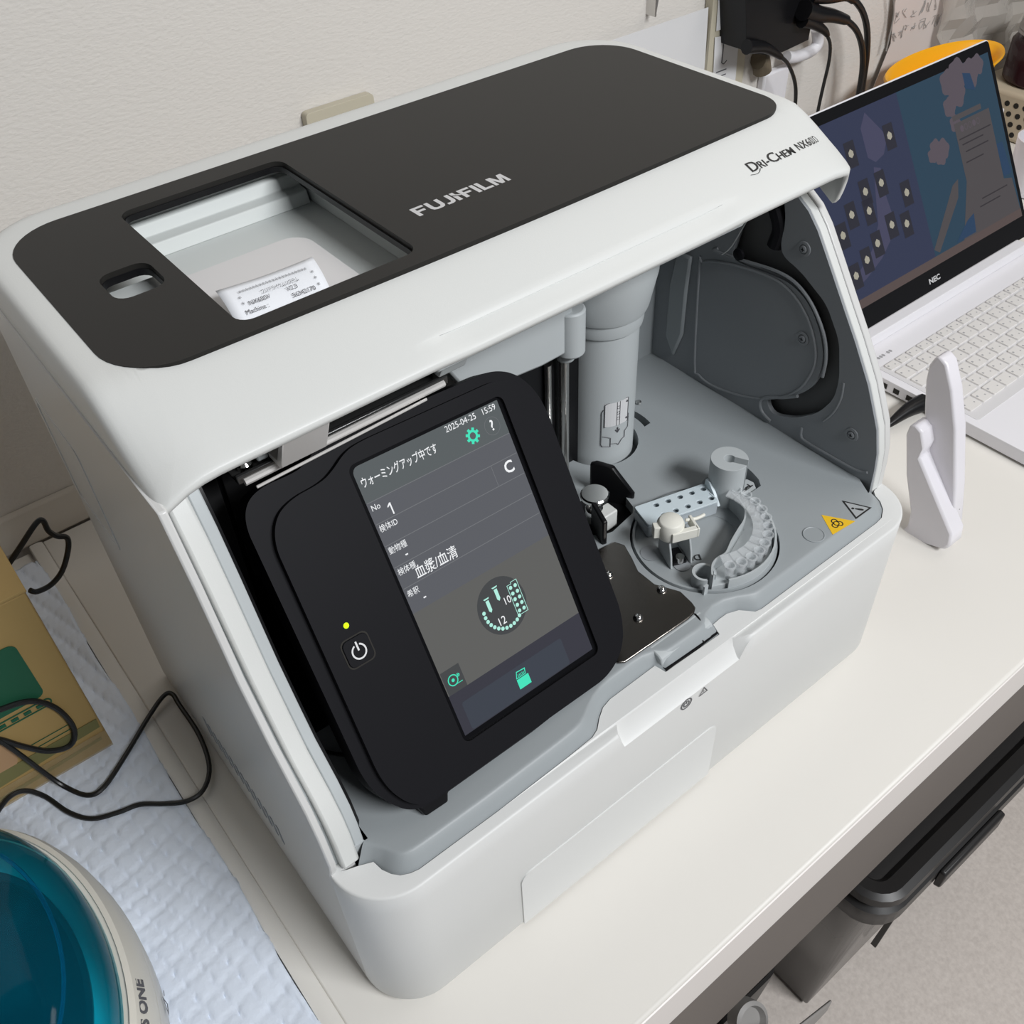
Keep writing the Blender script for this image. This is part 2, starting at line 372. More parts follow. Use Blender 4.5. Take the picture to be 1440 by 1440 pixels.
GL = {'F': (0.86, [[(0, 0), (0.26, 0), (0.26, 0.40), (0.74, 0.40), (0.74, 0.60), (0.26, 0.60), (0.26, 0.80), (0.86, 0.80), (0.86, 1), (0, 1)]]),
 'U': (0.96, [[(0, 1), (0, 0.28), (0.10, 0.08), (0.30, 0), (0.66, 0), (0.86, 0.08), (0.96, 0.28), (0.96, 1), (0.70, 1), (0.70, 0.32), (0.60, 0.20), (0.36, 0.20), (0.26, 0.32), (0.26, 1)]]),
 'J': (0.62, [[(0, 0), (0.34, 0), (0.54, 0.08), (0.62, 0.28), (0.62, 1), (0.36, 1), (0.36, 0.32), (0.28, 0.20), (0, 0.20)]]),
 'K': (0.50, [[(0, 0), (0.26, 0), (0.26, 0.48), (0, 0.62)], [(0, 0.74), (0.50, 0.44), (0.50, 0.56), (0.26, 0.72), (0.26, 1), (0, 1)]]),
 'E': (0.80, [[(0, 0), (0.26, 0), (0.26, 0.40), (0.70, 0.40), (0.70, 0.60), (0.26, 0.60), (0.26, 0.80), (0.80, 0.80), (0.80, 1), (0, 1)]]),
 'I': (0.26, [[(0, 0), (0.26, 0), (0.26, 1), (0, 1)]]),
 'L': (0.76, [[(0, 0), (0.76, 0), (0.76, 0.20), (0.26, 0.20), (0.26, 1), (0, 1)]]),
 'M': (1.14, [[(0, 0), (0.23, 0), (0.23, 0.62), (0.46, 0), (0.68, 0), (0.91, 0.62), (0.91, 0), (1.14, 0), (1.14, 1), (0.80, 1), (0.57, 0.36), (0.34, 1), (0, 1)]])}
xx = 0
for ch_ in 'FUJKEILM':
    adv, polys = GL[ch_]
    bm = nb()
    for P in polys: flat(bm, [(xx + a, b) for a, b in P], MLg)
    obj('logo_letter', bm, SILVER, top, smooth=False); xx += adv + (0.12 if ch_ != 'K' else 0.02)
# window frame wall, recess tray and printer cover
bm = nb(); prism(bm, rrect(0.0765, 0.1865, 0.1665, 0.3245, 0.010, 5), 0.3940, 0.3975, [rrect(0.0805, 0.1825, 0.1705, 0.3205, 0.007, 5)]); obj('window_frame', bm, BLACK, an)
bm = nb(); prism(bm, rrect(0.040, 0.0725, 0.2265, 0.2625, 0.009, 5), 0.3935, 0.3975, [rrect(0.0430, 0.0695, 0.2295, 0.2595, 0.007, 5)]); obj('finger_frame', bm, BLACK, an)
bm = nb(); box(bm, 0.030, 0.200, 0.160, 0.335, 0.366, 0.370); box(bm, 0.030, 0.032, 0.160, 0.335, 0.370, 0.396); box(bm, 0.198, 0.200, 0.160, 0.335, 0.370, 0.396)
box(bm, 0.030, 0.200, 0.333, 0.335, 0.370, 0.396); box(bm, 0.030, 0.200, 0.158, 0.160, 0.370, 0.396); box(bm, 0.036, 0.0745, 0.218, 0.268, 0.370, 0.3860)
prism(bm, [(0.333, 0.370), (0.315, 0.370), (0.318, 0.378), (0.326, 0.379), (0.329, 0.386), (0.333, 0.387)], 0.034, 0.196, M=YZ(0)); rec = obj('printer_recess', bm, mat('recess_grey', (0.60, 0.63, 0.62), 0.4), an, bevel=0.0006)
bm = nb(); prism(bm, rrect(0.064, 0.166, 0.150, 0.272, (0.004, 0.004, 0.014, 0.014), 6), 0.370, 0.3770); obj('printer_cover', bm, mat('printer_cover_grey', (0.66, 0.65, 0.65), 0.4), an, bevel=0.0012)
# model lettering on the sloping front
bm = nb(); Mf = frame((0.3990, 0.1318, 0.38915), (1, 0.0, 0), (0, 0.93, 0.37)); xx = 0.0
for s_, sz, dy_, bo, xs_, gap in (('D', 0.0110, 0.0006, 0.00008, 1.05, 0.0002), ('RI', 0.0080, -0.0004, 0.00005, 1.0, 0.0006), ('-', 0.0110, 0.0004, 0.0001, 0.8, 0.0004), ('C', 0.0110, 0.0006, 0.00008, 1.05, 0.0002), ('H', 0.0080, -0.0004, 0.00008, 0.95, 0.0003), ('E', 0.0080, -0.0004, 0.00008, 0.95, 0.0003), ('M', 0.0080, -0.0004, 0.00008, 0.95, 0.0036), ('N', 0.0086, 0.0002, 0.0, 0.74, 0.0002), ('X', 0.0086, 0.0002, 0.0, 0.74, 0.0002), ('6', 0.0086, 0.0002, 0.0, 0.72, 0.0004), ('0', 0.0086, 0.0002, 0.0, 0.66, 0.0004), ('0', 0.0086, 0.0002, 0.0, 0.66, 0)):
    b2_ = nb(); text(b2_, s_, sz, Matrix.Identity(4), 'LEFT', bo, 0, xs_); x0_ = min(v.co.x for v in b2_.verts); x1_ = max(v.co.x for v in b2_.verts); b2_.free()
    text(bm, s_, sz, Mf @ T((xx - x0_, dy_, 0)), 'LEFT', bo, 0, xs_); xx += x1_ - x0_ + gap + 0.0004
tube(bm, [Mf @ Vector(p) for p in ((-0.0030, -0.0040, 0), (0.001, -0.0050, 0), (0.0045, -0.0044, 0), (0.0070, -0.0024, 0))], 0.00018, 5, 3)
obj('model_lettering', bm, INKD, lid, smooth=False)
# grip trim under the lid edge
bm = nb(); prism(bm, [(0.110, 0.3745), (0.1085, 0.3735), (0.110, 0.3700), (0.125, 0.3650), (0.140, 0.3660), (0.140, 0.378)], 0.150, 0.372, M=YZ(0)); obj('grip_trim', bm, LGREY, an, bevel=0.0008)
# inside of the lid
bm = nb(); box(bm, 0.205, 0.476, 0.130, 0.355, 0.3745, 0.3775); obj('lid_lining', bm, WHITE, an)

# ---- lower front housing
TRAY = [(0.0148,0.0315),(0.0228,0.0280),(0.0239,0.0213),(0.0265,0.0160),(0.0299,0.0121),(0.0348,0.0096),(0.0400,0.0084),(0.0938,0.0081),(0.1480,0.0090),(0.1675,0.0099),(0.1735,0.0121),(0.1799,0.0173),(0.1868,0.0216),(0.1944,0.0234),(0.2337,0.0239),(0.2353,0.0160),(0.2837,0.0148),(0.2867,0.0232),(0.2935,0.0238),(0.3003,0.0237),(0.3087,0.0206),(0.3160,0.0127),(0.3211,0.0116),(0.3797,0.0118),(0.4453,0.0120),(0.4532,0.0129),(0.4614,0.0177),(0.4668,0.0241),(0.4692,0.0303)]
TRAY = [tuple(p) for p in TRAY]
r = 0.036
OUT = [(0, r)] + [(r + r * math.cos(math.radians(180 + 90 * i / 14)), r + r * math.sin(math.radians(180 + 90 * i / 14))) for i in range(15)][1:]
NX = 80
OUT += [(r + (W - 2 * r) * i / NX, 0) for i in range(1, NX)]
OUT += [(W - r + r * math.cos(math.radians(270 + 90 * i / 14)), r + r * math.sin(math.radians(270 + 90 * i / 14))) for i in range(15)]
def scoop(x): return sst(0.180, 0.1835, x) * (1 - sst(0.2895, 0.297, x))
def inset(p, d):
    x, y = p
    if x < r: c = Vector((r, r)); v = Vector((x, y)) - c; L = v.length; v = v * ((L - d) / L); return (c.x + v.x, c.y + v.y)
    if x > W - r: c = Vector((W - r, r)); v = Vector((x, y)) - c; L = v.length; v = v * ((L - d) / L); return (c.x + v.x, c.y + v.y)
    return (x, y + d)
bm = nb(); R_ = []
for lev in (0, 1, 1.5, 2, 3, 4, 5):
    ring = []
    for p in OUT:
        s = scoop(p[0])
        if lev == 0: q = (*inset(p, 0.003), 0.001)
        elif lev == 1: q = (*inset(p, 0.0), 0.006)
        elif lev == 1.5: q = (*inset(p, 0.0), 0.1300)
        elif lev == 2: q = (*inset(p, 0.0), 0.1468 - 0.0155 * s)
        elif lev == 3: q = (*inset(p, 0.0006 + 0.0015 * s), 0.1476 - 0.0150 * s)
        elif lev == 4: q = (*inset(p, 0.0012 + 0.0052 * s), 0.1479 - 0.0085 * s)
        else: q = (*inset(p, 0.0020 + 0.0062 * s), 0.1480 - 0.0015 * s)
        ring.append(bm.verts.new(q))
    R_.append(ring)
for A, B in zip(R_, R_[1:]):
    for i in range(len(A) - 1): bm.faces.new((A[i], A[i + 1], B[i + 1], B[i]))
topl = [tuple(v.co) for v in R_[-1]]
inner = [(x, y, 0.148) for x, y in ([(0.004, 0.036), (0.009, 0.0335)] + TRAY + [(0.4725, 0.034), (0.481, 0.036)])][::-1]
poly = topl + inner
tri = tessellate_polygon([[Vector((p[0], p[1], 0)) for p in poly]])
iv = [bm.verts.new(p) for p in inner]; allv = R_[-1] + iv
for a in tri:
    try: bm.faces.new([allv[i] for i in a])
    except ValueError: pass
lo = [bm.verts.new((v.co.x, v.co.y + 0.0005, 0.118)) for v in iv]
for i in range(len(iv) - 1): bm.faces.new((iv[i], iv[i + 1], lo[i + 1], lo[i]))
hous = obj('front_housing', bm, HOUS, an, sharp=40)
bm = nb(); prism(bm, rrect(0.1005, 0.2770, 0.0035, 0.0705, (0.001, 0.001, 0.009, 0.009), 6), -0.0009, 0.002, M=XZ(0)); obj('service_door', bm, HOUS, hous, bevel=0.0007)
bm = nb(); prism(bm, circ(0, 0, 0.0050, 28), 0, 0.0001, [circ(0, 0, 0.0041, 28)], M=frame((0.2398, -0.0004, 0.1270), (1, 0, 0), (0, 0, 1)))
MK = frame((0.2398, -0.0004, 0.1270), (1, 0, 0), (0, 0, 1))
prism(bm, circ(0, 0, 0.0028, 20, 120, 420) + circ(0, 0, 0.0020, 20, 120, 420)[::-1], 0, 0.0001, M=MK); box(bm, -0.0004, 0.0004, 0.0003, 0.0030, 0, 0.0001, M=MK)
tri_o = [(0.0160 + 0.0048 * math.cos(math.radians(a)), -0.0008 + 0.0048 * math.sin(math.radians(a))) for a in (90, 210, 330)]
tri_i = [(0.0160 + 0.0036 * math.cos(math.radians(a)), -0.0008 + 0.0036 * math.sin(math.radians(a))) for a in (90, 210, 330)]
prism(bm, tri_o, 0, 0.0001, [tri_i], M=MK); text(bm, '!', 0.0042, MK @ T((0.0160, -0.0010, 0.0001)), 'CENTER', 0.0001); obj('printed_mark', bm, INK, hous, smooth=False)

# ---- grey deck tray
TC = (0.3345, 0.0775); TR = 0.0525           # turntable
CC = (0.3515, 0.2080); CR = 0.0275           # column
SCn = (0.3840, 0.1035)                        # single tube well
def inset_poly(P, d):
    out = []; n = len(P)
    for i in range(n):
        a, b, c = Vector(P[i - 1]), Vector(P[i]), Vector(P[(i + 1) % n])
        e1 = (b - a).normalized(); e2 = (c - b).normalized()
        n1 = Vector((-e1.y, e1.x)); n2 = Vector((-e2.y, e2.x)); m = (n1 + n2)
        if m.length < 1e-6: m = n1
        m.normalize(); k = d / max(0.6, m.dot(n1)); out.append((b.x + m.x * k, b.y + m.y * k))
    return out
def densify(P, d=0.006):
    out = []
    for a, b in zip(P, P[1:]):
        L = math.dist(a, b); m = max(1, int(L / d))
        for i in range(m): out.append((a[0] + (b[0] - a[0]) * i / m, a[1] + (b[1] - a[1]) * i / m))
    out.append(P[-1]); return out
front = densify(TRAY); base_out = front + [(0.4670, 0.045), (0.4670, 0.268), (0.0250, 0.268), (0.0150, 0.060)]
def soft(P, k):
    for _ in range(k):
        P = [P[0]] + [((a[0] + 2 * b[0] + c[0]) / 4, (a[1] + 2 * b[1] + c[1]) / 4) for a, b, c in zip(P, P[1:], P[2:])] + [P[-1]]
    return P
def offs(d, k):
    f = inset_poly(base_out, d)[:len(front)]
    return soft(f, k)
lv = [(0.0004, 0.135, 0), (0.0006, 0.1475, 0), (0.0068, 0.1548, 2), (0.0076, 0.15555, 2), (0.0085, 0.1559, 2), (0.0096, 0.1560, 3)]
bm = nb(); R_ = [[bm.verts.new((x, y, z)) for x, y in offs(d, k)] for d, z, k in lv]
for A, B in zip(R_, R_[1:]):
    for i in range(len(A) - 1): bm.faces.new((A[i], A[i + 1], B[i + 1], B[i]))
PLATE_HOLE = [(0.2330, 0.0200), (0.2780, 0.0290), (0.2860, 0.0345), (0.2870, 0.0420), (0.2865, 0.0560)]
hole_t = circ(TC[0], TC[1], TR, 56)
hole_c = circ(CC[0], CC[1], CR + 0.0045, 36)
hole_s = [(SCn[0] + 0.0175 * math.cos(math.radians(a)), SCn[1] + 0.0175 * math.sin(math.radians(a))) for a in range(60, 306, 15)] + [tuple(p) for p in [(0.3879,0.0875),(0.3983,0.0877),(0.4065,0.0879),(0.4107,0.0937),(0.4132,0.1022),(0.4143,0.1088)]]
hole_r = [(0.3890 + 0.006 * math.cos(math.radians(a)), 0.2080 + 0.003 * math.sin(math.radians(a))) for a in range(0, 360, 45)]
slot_arc = [(CC[0] + 0.041 * math.cos(math.radians(a)), CC[1] + 0.041 * math.sin(math.radians(a))) for a in range(-18, 22, 5)] + [(CC[0] + 0.0475 * math.cos(math.radians(a)), CC[1] + 0.0475 * math.sin(math.radians(a))) for a in range(20, -20, -5)]
bb = [(0.2755, 0.1340), (0.2800, 0.1270), (0.2900, 0.1245), (0.3140, 0.1290), (0.3190, 0.1340), (0.3250, 0.1560), (0.3080, 0.1700), (0.2850, 0.1700)]
tp = [tuple(v.co)[:2] for v in R_[-1]]
outer_top = tp + [(0.4670, 0.045), (0.4670, 0.268), (0.0250, 0.268), (0.0150, 0.060)]
loops = [outer_top, hole_t, hole_c, hole_s, slot_arc, bb]
tri = tessellate_polygon([[Vector((p[0], p[1], 0)) for p in l] for l in loops])
tv = list(R_[-1]) + [bm.verts.new((x, y, 0.156)) for l in [outer_top[len(tp):]] + loops[1:] for x, y in l]
for a in tri:
    try: bm.faces.new([tv[i] for i in a])
    except ValueError: pass
k = len(outer_top)
for l in loops[1:]:
    n = len(l); dn = [bm.verts.new((p[0], p[1], 0.140)) for p in l]
    for i in range(n): bm.faces.new((tv[k + i], tv[k + (i + 1) % n], dn[(i + 1) % n], dn[i]))
    k += n
deck = obj('deck_tray', bm, GREY, an, sharp=55)
bm = nb(); box(bm, 0.02, 0.467, 0.030, 0.268, 0.1365, 0.1400); obj('deck_floor', bm, DGREY, an)
bm = nb(); lathe(bm, (0.3950, 0.0295, 0.1557), [(0.0078, 0), (0.0078, 0.0008), (0.0073, 0.0010), (0.0068, 0.0006), (0, 0.0006)], 30); obj('round_button', bm, GREY, deck)
# stickers and print on the deck
bm = nb(); P = [(0.4150,0.0388),(0.4279,0.0189),(0.4049,0.0208)]
flat(bm, P, z=0.1562); obj('biohazard_sticker', bm, YEL, deck, smooth=False)
bm = nb(); cx = sum(p[0] for p in P) / 3; cy = sum(p[1] for p in P) / 3
for a in (0, 120, 240):
    q = math.radians(a + 75); ox, oy = cx + 0.0024 * math.cos(q), cy + 0.0024 * math.sin(q)
    prism(bm, circ(ox, oy, 0.0024, 20, a + 75 - 140, a + 75 + 140 + 0.01) + circ(ox, oy, 0.0017, 20, a + 75 - 140, a + 75 + 140 + 0.01)[::-1], 0.1563, 0.1564)
prism(bm, circ(cx, cy, 0.0022, 24), 0.1563, 0.1564, [circ(cx, cy, 0.0016, 24)]); obj('biohazard_mark', bm, INKD, deck, smooth=False)
bm = nb(); P = [(0.4381,0.0385),(0.4481,0.0199),(0.4301,0.0199)]
flat(bm, P, z=0.1562); obj('warning_sticker', bm, STKG, deck, smooth=False)
bm = nb(); cx = sum(p[0] for p in P) / 3; cy = sum(p[1] for p in P) / 3
prism(bm, P, 0.1563, 0.1564, [[(cx + (p[0] - cx) * 0.82, cy + (p[1] - cy) * 0.82) for p in P]])
Mw = frame((cx, cy, 0.1564), (-0.80, -0.60, 0), (0.60, -0.80, 0)); text(bm, '!', 0.0115, Mw @ T((0, 0.0002, 0)), 'CENTER', 0.0003); obj('warning_mark', bm, INKD, deck, smooth=False)

# bronze slide plate with its cover and screws
bm = nb(); prism(bm, [tuple(p) for p in [(0.2146,0.0443),(0.2115,0.0396),(0.2120,0.0356),(0.2157,0.0331),(0.2714,0.0321),(0.2777,0.0330),(0.2820,0.0358),(0.2833,0.0404)]] + [(0.2845, 0.0520), (0.2760, 0.0680), (0.2760, 0.0840), (0.2815, 0.0960), (0.2860, 0.1080), (0.2830, 0.1150), (0.2600, 0.1180), (0.2150, 0.1180)], 0.1562, 0.1580); pl = obj('slide_plate', bm, BRONZE, an, bevel=0.0007)
for (x, y) in ((0.2755, 0.0610), (0.2465, 0.0535), (0.2575, 0.0940)):
    bm = nb(); lathe(bm, (x, y, 0.1580), [(0.0034, 0), (0.0034, 0.0006), (0.0026, 0.0020), (0.0012, 0.0027), (0, 0.0027)], 20); sc = obj('screw', bm, CHROME, pl)
bm = nb(); prism(bm, [(0.0195, 0.1485), (0.0215, 0.1538), (0.0240, 0.1553), (0.0330, 0.1562), (0.0330, 0.140), (0.0195, 0.140)], 0.2362, 0.2830, M=YZ(0)); obj('slide_cover', bm, LGREY, an, bevel=0.001)
bm = nb(); tube(bm, [(0.2785, 0.0331, 0.1563), (0.2777, 0.0278, 0.1560), (0.2756, 0.0242, 0.1530), (0.2711, 0.0195, 0.1500), (0.2706, 0.0164, 0.1490)], 0.0006, 6, 4); box(bm, 0.2362, 0.2835, 0.0158, 0.0192, 0.140, 0.1489); obj('cover_gap', bm, BLACK, an)

# ---- turntable
bm = nb()
lathe(bm, (TC[0], TC[1], 0.1400), [(0, 0.0130), (0.0260, 0.0130), (0.0264, 0.0124), (0.0278, 0.0124), (0.0282, 0.0130), (0.0485, 0.0130), (0.0490, 0.0165), (0.0505, 0.0165), (0.0510, 0.0150), (0.0510, 0.0)], 72); tt = obj('turntable', bm, GREY, an, sharp=30)
def arc_poly(r0, r1, a0, a1, n=20, c=TC): return circ(c[0], c[1], r1, n, a0, a1) + circ(c[0], c[1], r0, n, a0, a1)[::-1]
# curved rack with an S shaped inner wall
inn = [(0.3026,0.0408),(0.3102,0.0479),(0.3176,0.0502),(0.3254,0.0497),(0.3369,0.0549),(0.3494,0.0597),(0.3593,0.0633),(0.3673,0.0697),(0.3717,0.0776),(0.3731,0.0843),(0.3742,0.0914)]
bm = nb(); outer = circ(TC[0], TC[1], 0.0470, 22, -121, 24)
prism(bm, outer + [tuple(p) for p in inn][::-1], 0.1530, 0.1590); rk = obj('tube_rack', bm, LGREY, tt, bevel=0.0008)
bm = nb()
path = [Vector((p[0], p[1], 0)) for p in inn]
pp = smooth_path(path, 4); up = []; dn = []
L = [(p.x, p.y) for p in pp]; Ls = inset_poly(L + [(0.30, 0.13)], 0.0012)[:len(L)]
Ls[0] = (L[0][0] + 0.0012, L[0][1])
prism(bm, L + Ls[::-1], 0.1530, 0.1690); obj('rack_wall', bm, LGREY, tt)
bm = nb(); prism(bm, arc_poly(0.0478, 0.0492, -118, 26), 0.1530, 0.1645); obj('rack_rim', bm, LGREY, tt)
# diluent tube holder and print
bm = nb(); hc = (0.3048, 0.0504, 0.1620)
prism(bm, circ(hc[0], hc[1], 0.0082, 26, -60, 240) + circ(hc[0], hc[1], 0.0064, 26, -60, 240)[::-1], 0.1530, 0.1640)
box(bm, hc[0] - 0.0100, hc[0] - 0.0064, hc[1] - 0.010, hc[1] - 0.0084, 0.153, 0.164); obj('diluent_holder', bm, LGREY, tt)
bm = nb(); text(bm, 'DIL', 0.0075, frame((0.3168, 0.0707, 0.1535), (-0.80, 0.45, 0), (-0.45, -0.80, 0)), 'CENTER', 0.0001); obj('diluent_print', bm, INKD, tt, smooth=False)
bm = nb(); prism(bm, circ(0.2975, 0.0930, 0.0075, 22), 0.1532, 0.1536); prism(bm, circ(0.3060, 0.0710, 0.0060, 20), 0.1532, 0.1536); obj('well_mark', bm, DGREY, tt, smooth=False)
# nozzle stand: two walls carrying a cross piece
s0 = Vector((0.2990, 0.0788, 0.1550)); s1 = Vector((0.3141, 0.0730, 0.1550)); dx = (s1 - s0).normalized(); dy = Vector((-dx.y, dx.x, 0))
Ms = frame(s0 + dy * 0.004, dx, dy)
bm = nb()
for xo in (0.0, 0.0150):
    prism(bm, [(-0.010, 0), (0.012, 0), (0.012, 0.020), (0.006, 0.024), (-0.004, 0.020), (-0.008, 0.010)], 0, 0.0016, M=Ms @ Matrix(((0, 0, 1, xo), (1, 0, 0, 0), (0, 1, 0, -0.002), (0, 0, 0, 1))))
obj('nozzle_stand', bm, LGREY, tt, bevel=0.0005)
bm = nb(); box(bm, 0.003, 0.013, -0.008, 0.006, -0.0015, 0.0008, M=Ms); obj('drain_slot', bm, BLACK, tt)
bm = nb(); tube(bm, [Ms @ Vector(p) for p in ((0.0085, -0.006, 0.0), (0.0085, -0.006, 0.0045))], 0.0030, 16, 0); obj('steel_nozzle', bm, CHROME, tt)

# ---- ivory rubber block on the stand (a loose piece)
cb = Ms @ Vector((0.008, 0.004, 0.0215))
bm = nb(); Mc = Ms @ T((0.004, 0.004, 0.024))
lathe(bm, (0, 0, -0.006), [(0, 0), (0.0085, 0), (0.0095, 0.003), (0.0095, 0.011), (0.0080, 0.0140), (0.0045, 0.0155), (0, 0.0157)], 28, M=Mc)
box(bm, -0.003, 0.0165, -0.0105, -0.0065, -0.004, 0.0040, M=Mc); box(bm, 0.0150, 0.0172, -0.0105, 0.004, -0.004, 0.0040, M=Mc)
prism(bm, [(-0.013, -0.002), (-0.008, -0.003), (-0.008, 0.003), (-0.012, 0.004)], -0.004, 0.006, M=Mc)
tube(bm, [Mc @ Vector(p) for p in ((0.012, 0.002, 0.0020), (0.020, 0.001, 0.0020), (0.027, 0.003, 0.0015))], 0.0014, 8, 4)
rb = tag(obj('rubber_cap', bm, IVORY, None, bevel=0.0005), 'small ivory rubber cap sitting on the grey stand of the turntable', 'cap')

# ---- pale mixing plate
q0 = Vector((0.3148, 0.1141, 0.1660)); q1 = Vector((0.3648, 0.1005, 0.1660)); dx = (q1 - q0); Lp = dx.length; dx.normalize(); dy = Vector((-dx.y, dx.x, 0))
Mp = frame(q0, dx, dy)
mp = thing('mixing_plate', 'pale blue plate with two rows of small round wells on the turntable', 'plate', tuple(q0))
wells = [circ(0.004 + Lp * (0.10 + 0.19 * i), 0.0055 * s, 0.0022, 14) for i in range(5) for s in (-1, 1)]
bm = nb(); prism(bm, rrect(-0.006, Lp, -0.0105, 0.0105, 0.0015, 3), -0.0015, 0.0, wells, M=Mp)
obj('top_sheet', bm, ICE, mp, bevel=0.0004)
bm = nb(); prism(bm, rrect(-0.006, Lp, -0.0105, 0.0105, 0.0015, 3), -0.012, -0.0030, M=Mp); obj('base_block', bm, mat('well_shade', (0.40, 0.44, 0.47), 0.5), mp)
bm = nb(); prism(bm, [(-0.0105, -0.006), (0.0105, -0.006), (0.0085, 0.0060), (0.004, 0.0065), (-0.004, 0.0005)], -0.0012, 0.0012, M=Mp @ Matrix(((0, 0, 1, Lp + 0.001), (1, 0, 0, 0), (0, 1, 0, 0), (0, 0, 0, 1)))); obj('end_tab', bm, ICE, mp, bevel=0.0003)

# ---- microtubes in the rack
first = None
for i in range(12):
    a = math.radians(-115 + i * 11.6); p = Vector((TC[0] + 0.0425 * math.cos(a), TC[1] + 0.0425 * math.sin(a), 0.159))
    if not first:
        mt = thing('microtube', '', 'tube', tuple(p), 'clear microtubes in the turntable rack'); first = mt
        bm = nb(); lathe(bm, tuple(p), [(0.0019, 0), (0.0031, 0.004), (0.0034, 0.0115), (0.0041, 0.0120), (0.0041, 0.0130), (0.0030, 0.0130), (0.0030, 0.0120), (0.0026, 0.0045), (0.0, 0.0012)], 16); body0 = obj('tube_body', bm, CLEAR, mt, M=Matrix.Identity(4))
        bm = nb(); prism(bm, [(p.x - 0.0105, p.y - 0.0030), (p.x - 0.0032, p.y - 0.0038), (p.x - 0.0032, p.y + 0.0038), (p.x - 0.0105, p.y + 0.0030)], 0.1705, 0.1716); tb0 = obj('hinge_tab', bm, CLEAR, mt, M=Matrix.Identity(4)); p0 = p
        # turn the first tube so that its tab faces the middle
        mt.matrix_basis = Matrix.Translation(p) @ Matrix.Rotation(a, 4, 'Z')
        t = mt
    else:
        t = first.copy(); COL.objects.link(t); t.matrix_basis = Matrix.Translation(p) @ Matrix.Rotation(a, 4, 'Z')
        for ch in list(first.children):
            c = ch.copy(); COL.objects.link(c); c.parent = t; c.matrix_parent_inverse = ch.matrix_parent_inverse.copy()
    t['label'] = 'clear microtube, %s in the curved turntable rack counting from its front end' % ('first second third fourth fifth sixth seventh eighth ninth tenth eleventh last'.split()[i])

# ---- single tube holder
bm = nb(); sx, sy = 0.3800, 0.1000; sa = -62
prism(bm, circ(sx, sy, 0.0135, 36, sa + 13, sa + 347) + circ(sx, sy, 0.0042, 20, sa + 45, sa + 315)[::-1], 0.1450, 0.1900)
th = obj('sample_holder', bm, LGREY, an, bevel=0.0005)
bm = nb(); prism(bm, hole_s, 0.1400, 0.1440); obj('holder_base', bm, DGREY, an)
bm = nb(); prism(bm, [tuple(p) for p in [(0.3839,0.0982),(0.3895,0.0893),(0.4025,0.0883),(0.4069,0.0949),(0.4059,0.1011)]], 0.144, 0.1545); obj('label_plate', bm, LGREY, an, bevel=0.0006)
bm = nb(); text(bm, '1.5mL', 0.0052, frame((0.3969, 0.0939, 0.1547), (0.95, 0.08, 0), (-0.08, 0.95, 0)), 'CENTER', 0.00025); obj('size_print', bm, INKD, an, smooth=False)

# ---- column
bm = nb(); lathe(bm, (CC[0], CC[1], 0.140), [(CR, 0), (CR, 0.1270), (CR + 0.0020, 0.1290), (CR + 0.0028, 0.1330), (CR + 0.0028, 0.1400)], 48); col = obj('pipette_column', bm, LGREY, an, sharp=30)
bm = nb(); lathe(bm, (CC[0], CC[1], 0.2805), [(CR + 0.0045, 0), (CR + 0.0060, 0.004), (CR + 0.0110, 0.030), (CR + 0.013, 0.090)], 48); obj('column_collar', bm, LGREY, col)
# pictogram wrapped on the column
def onc(u, v, d=0.0003):
    a = math.radians(-104) + u * 1.12 / CR; return Vector((CC[0] + (CR + d) * math.cos(a), CC[1] + (CR + d) * math.sin(a), 0.1915 + (v - 0.1915) * 1.15))
def patch(bm, u0, u1, v0, v1, d=0.0003, n=8):
    A = [bm.verts.new(onc(u0 + (u1 - u0) * i / n, v0, d)) for i in range(n + 1)]; B = [bm.verts.new(onc(u0 + (u1 - u0) * i / n, v1, d)) for i in range(n + 1)]
    for i in range(n): bm.faces.new((A[i], A[i + 1], B[i + 1], B[i]))
bm = nb(); patch(bm, -0.0085, 0.0092, 0.1905, 0.2095, 0.0003); pic = obj('pictogram', bm, SHEETW, col, smooth=False)
bm = nb()
def ln(pts, w=0.0003):
    for (a, b) in zip(pts, pts[1:]):
        A = onc(*a, 0.0005); B = onc(*b, 0.0005); tube(bm, [A, B], w, 4, 0)
ln([(-0.0085, 0.1905), (-0.0085, 0.2085), (-0.0075, 0.2095), (0.0092, 0.2095), (0.0092, 0.1905), (-0.0085, 0.1905)])
ln([(0.0000, 0.1905), (0.0000, 0.2095)], 0.0002); ln([(0.0022, 0.1905), (0.0022, 0.2095)], 0.0002)
for v in (0.196, 0.2005, 0.205): ln([(0.0011 + 0.0012 * math.cos(math.radians(a)), v + 0.0012 * math.sin(math.radians(a))) for a in range(0, 361, 60)], 0.0002)
ln([(-0.0095, 0.2050), (-0.0105, 0.2030), (-0.0105, 0.1760), (-0.0095, 0.1745), (-0.0040, 0.1735), (-0.0040, 0.1810), (-0.0095, 0.1830)])
ln([(-0.0040, 0.1760), (0.0005, 0.1750), (0.0020, 0.1735), (0.0045, 0.1770), (0.0070, 0.1780), (0.0070, 0.1830), (0.0100, 0.1850), (0.0100, 0.1960)])
for (u, v) in ((0.0080, 0.2070), (0.0080, 0.1935)): ln([(u - 0.0008, v), (u, v + 0.0008), (u + 0.0005, v - 0.0006), (u - 0.0008, v)], 0.0004)
a_ = [onc(0.0008, 0.1890, 0.0006), onc(-0.0012, 0.1860, 0.0006), onc(0.0002, 0.1860, 0.0006), onc(0.0002, 0.1835, 0.0006), onc(0.0016, 0.1835, 0.0006), onc(0.0016, 0.1860, 0.0006), onc(0.0028, 0.1860, 0.0006)]
ln([(0.0010, 0.1885), (0.0010, 0.1845)], 0.0005); ln([(-0.0006, 0.1868), (0.0010, 0.1848), (0.0026, 0.1868), (-0.0006, 0.1868)], 0.0004)
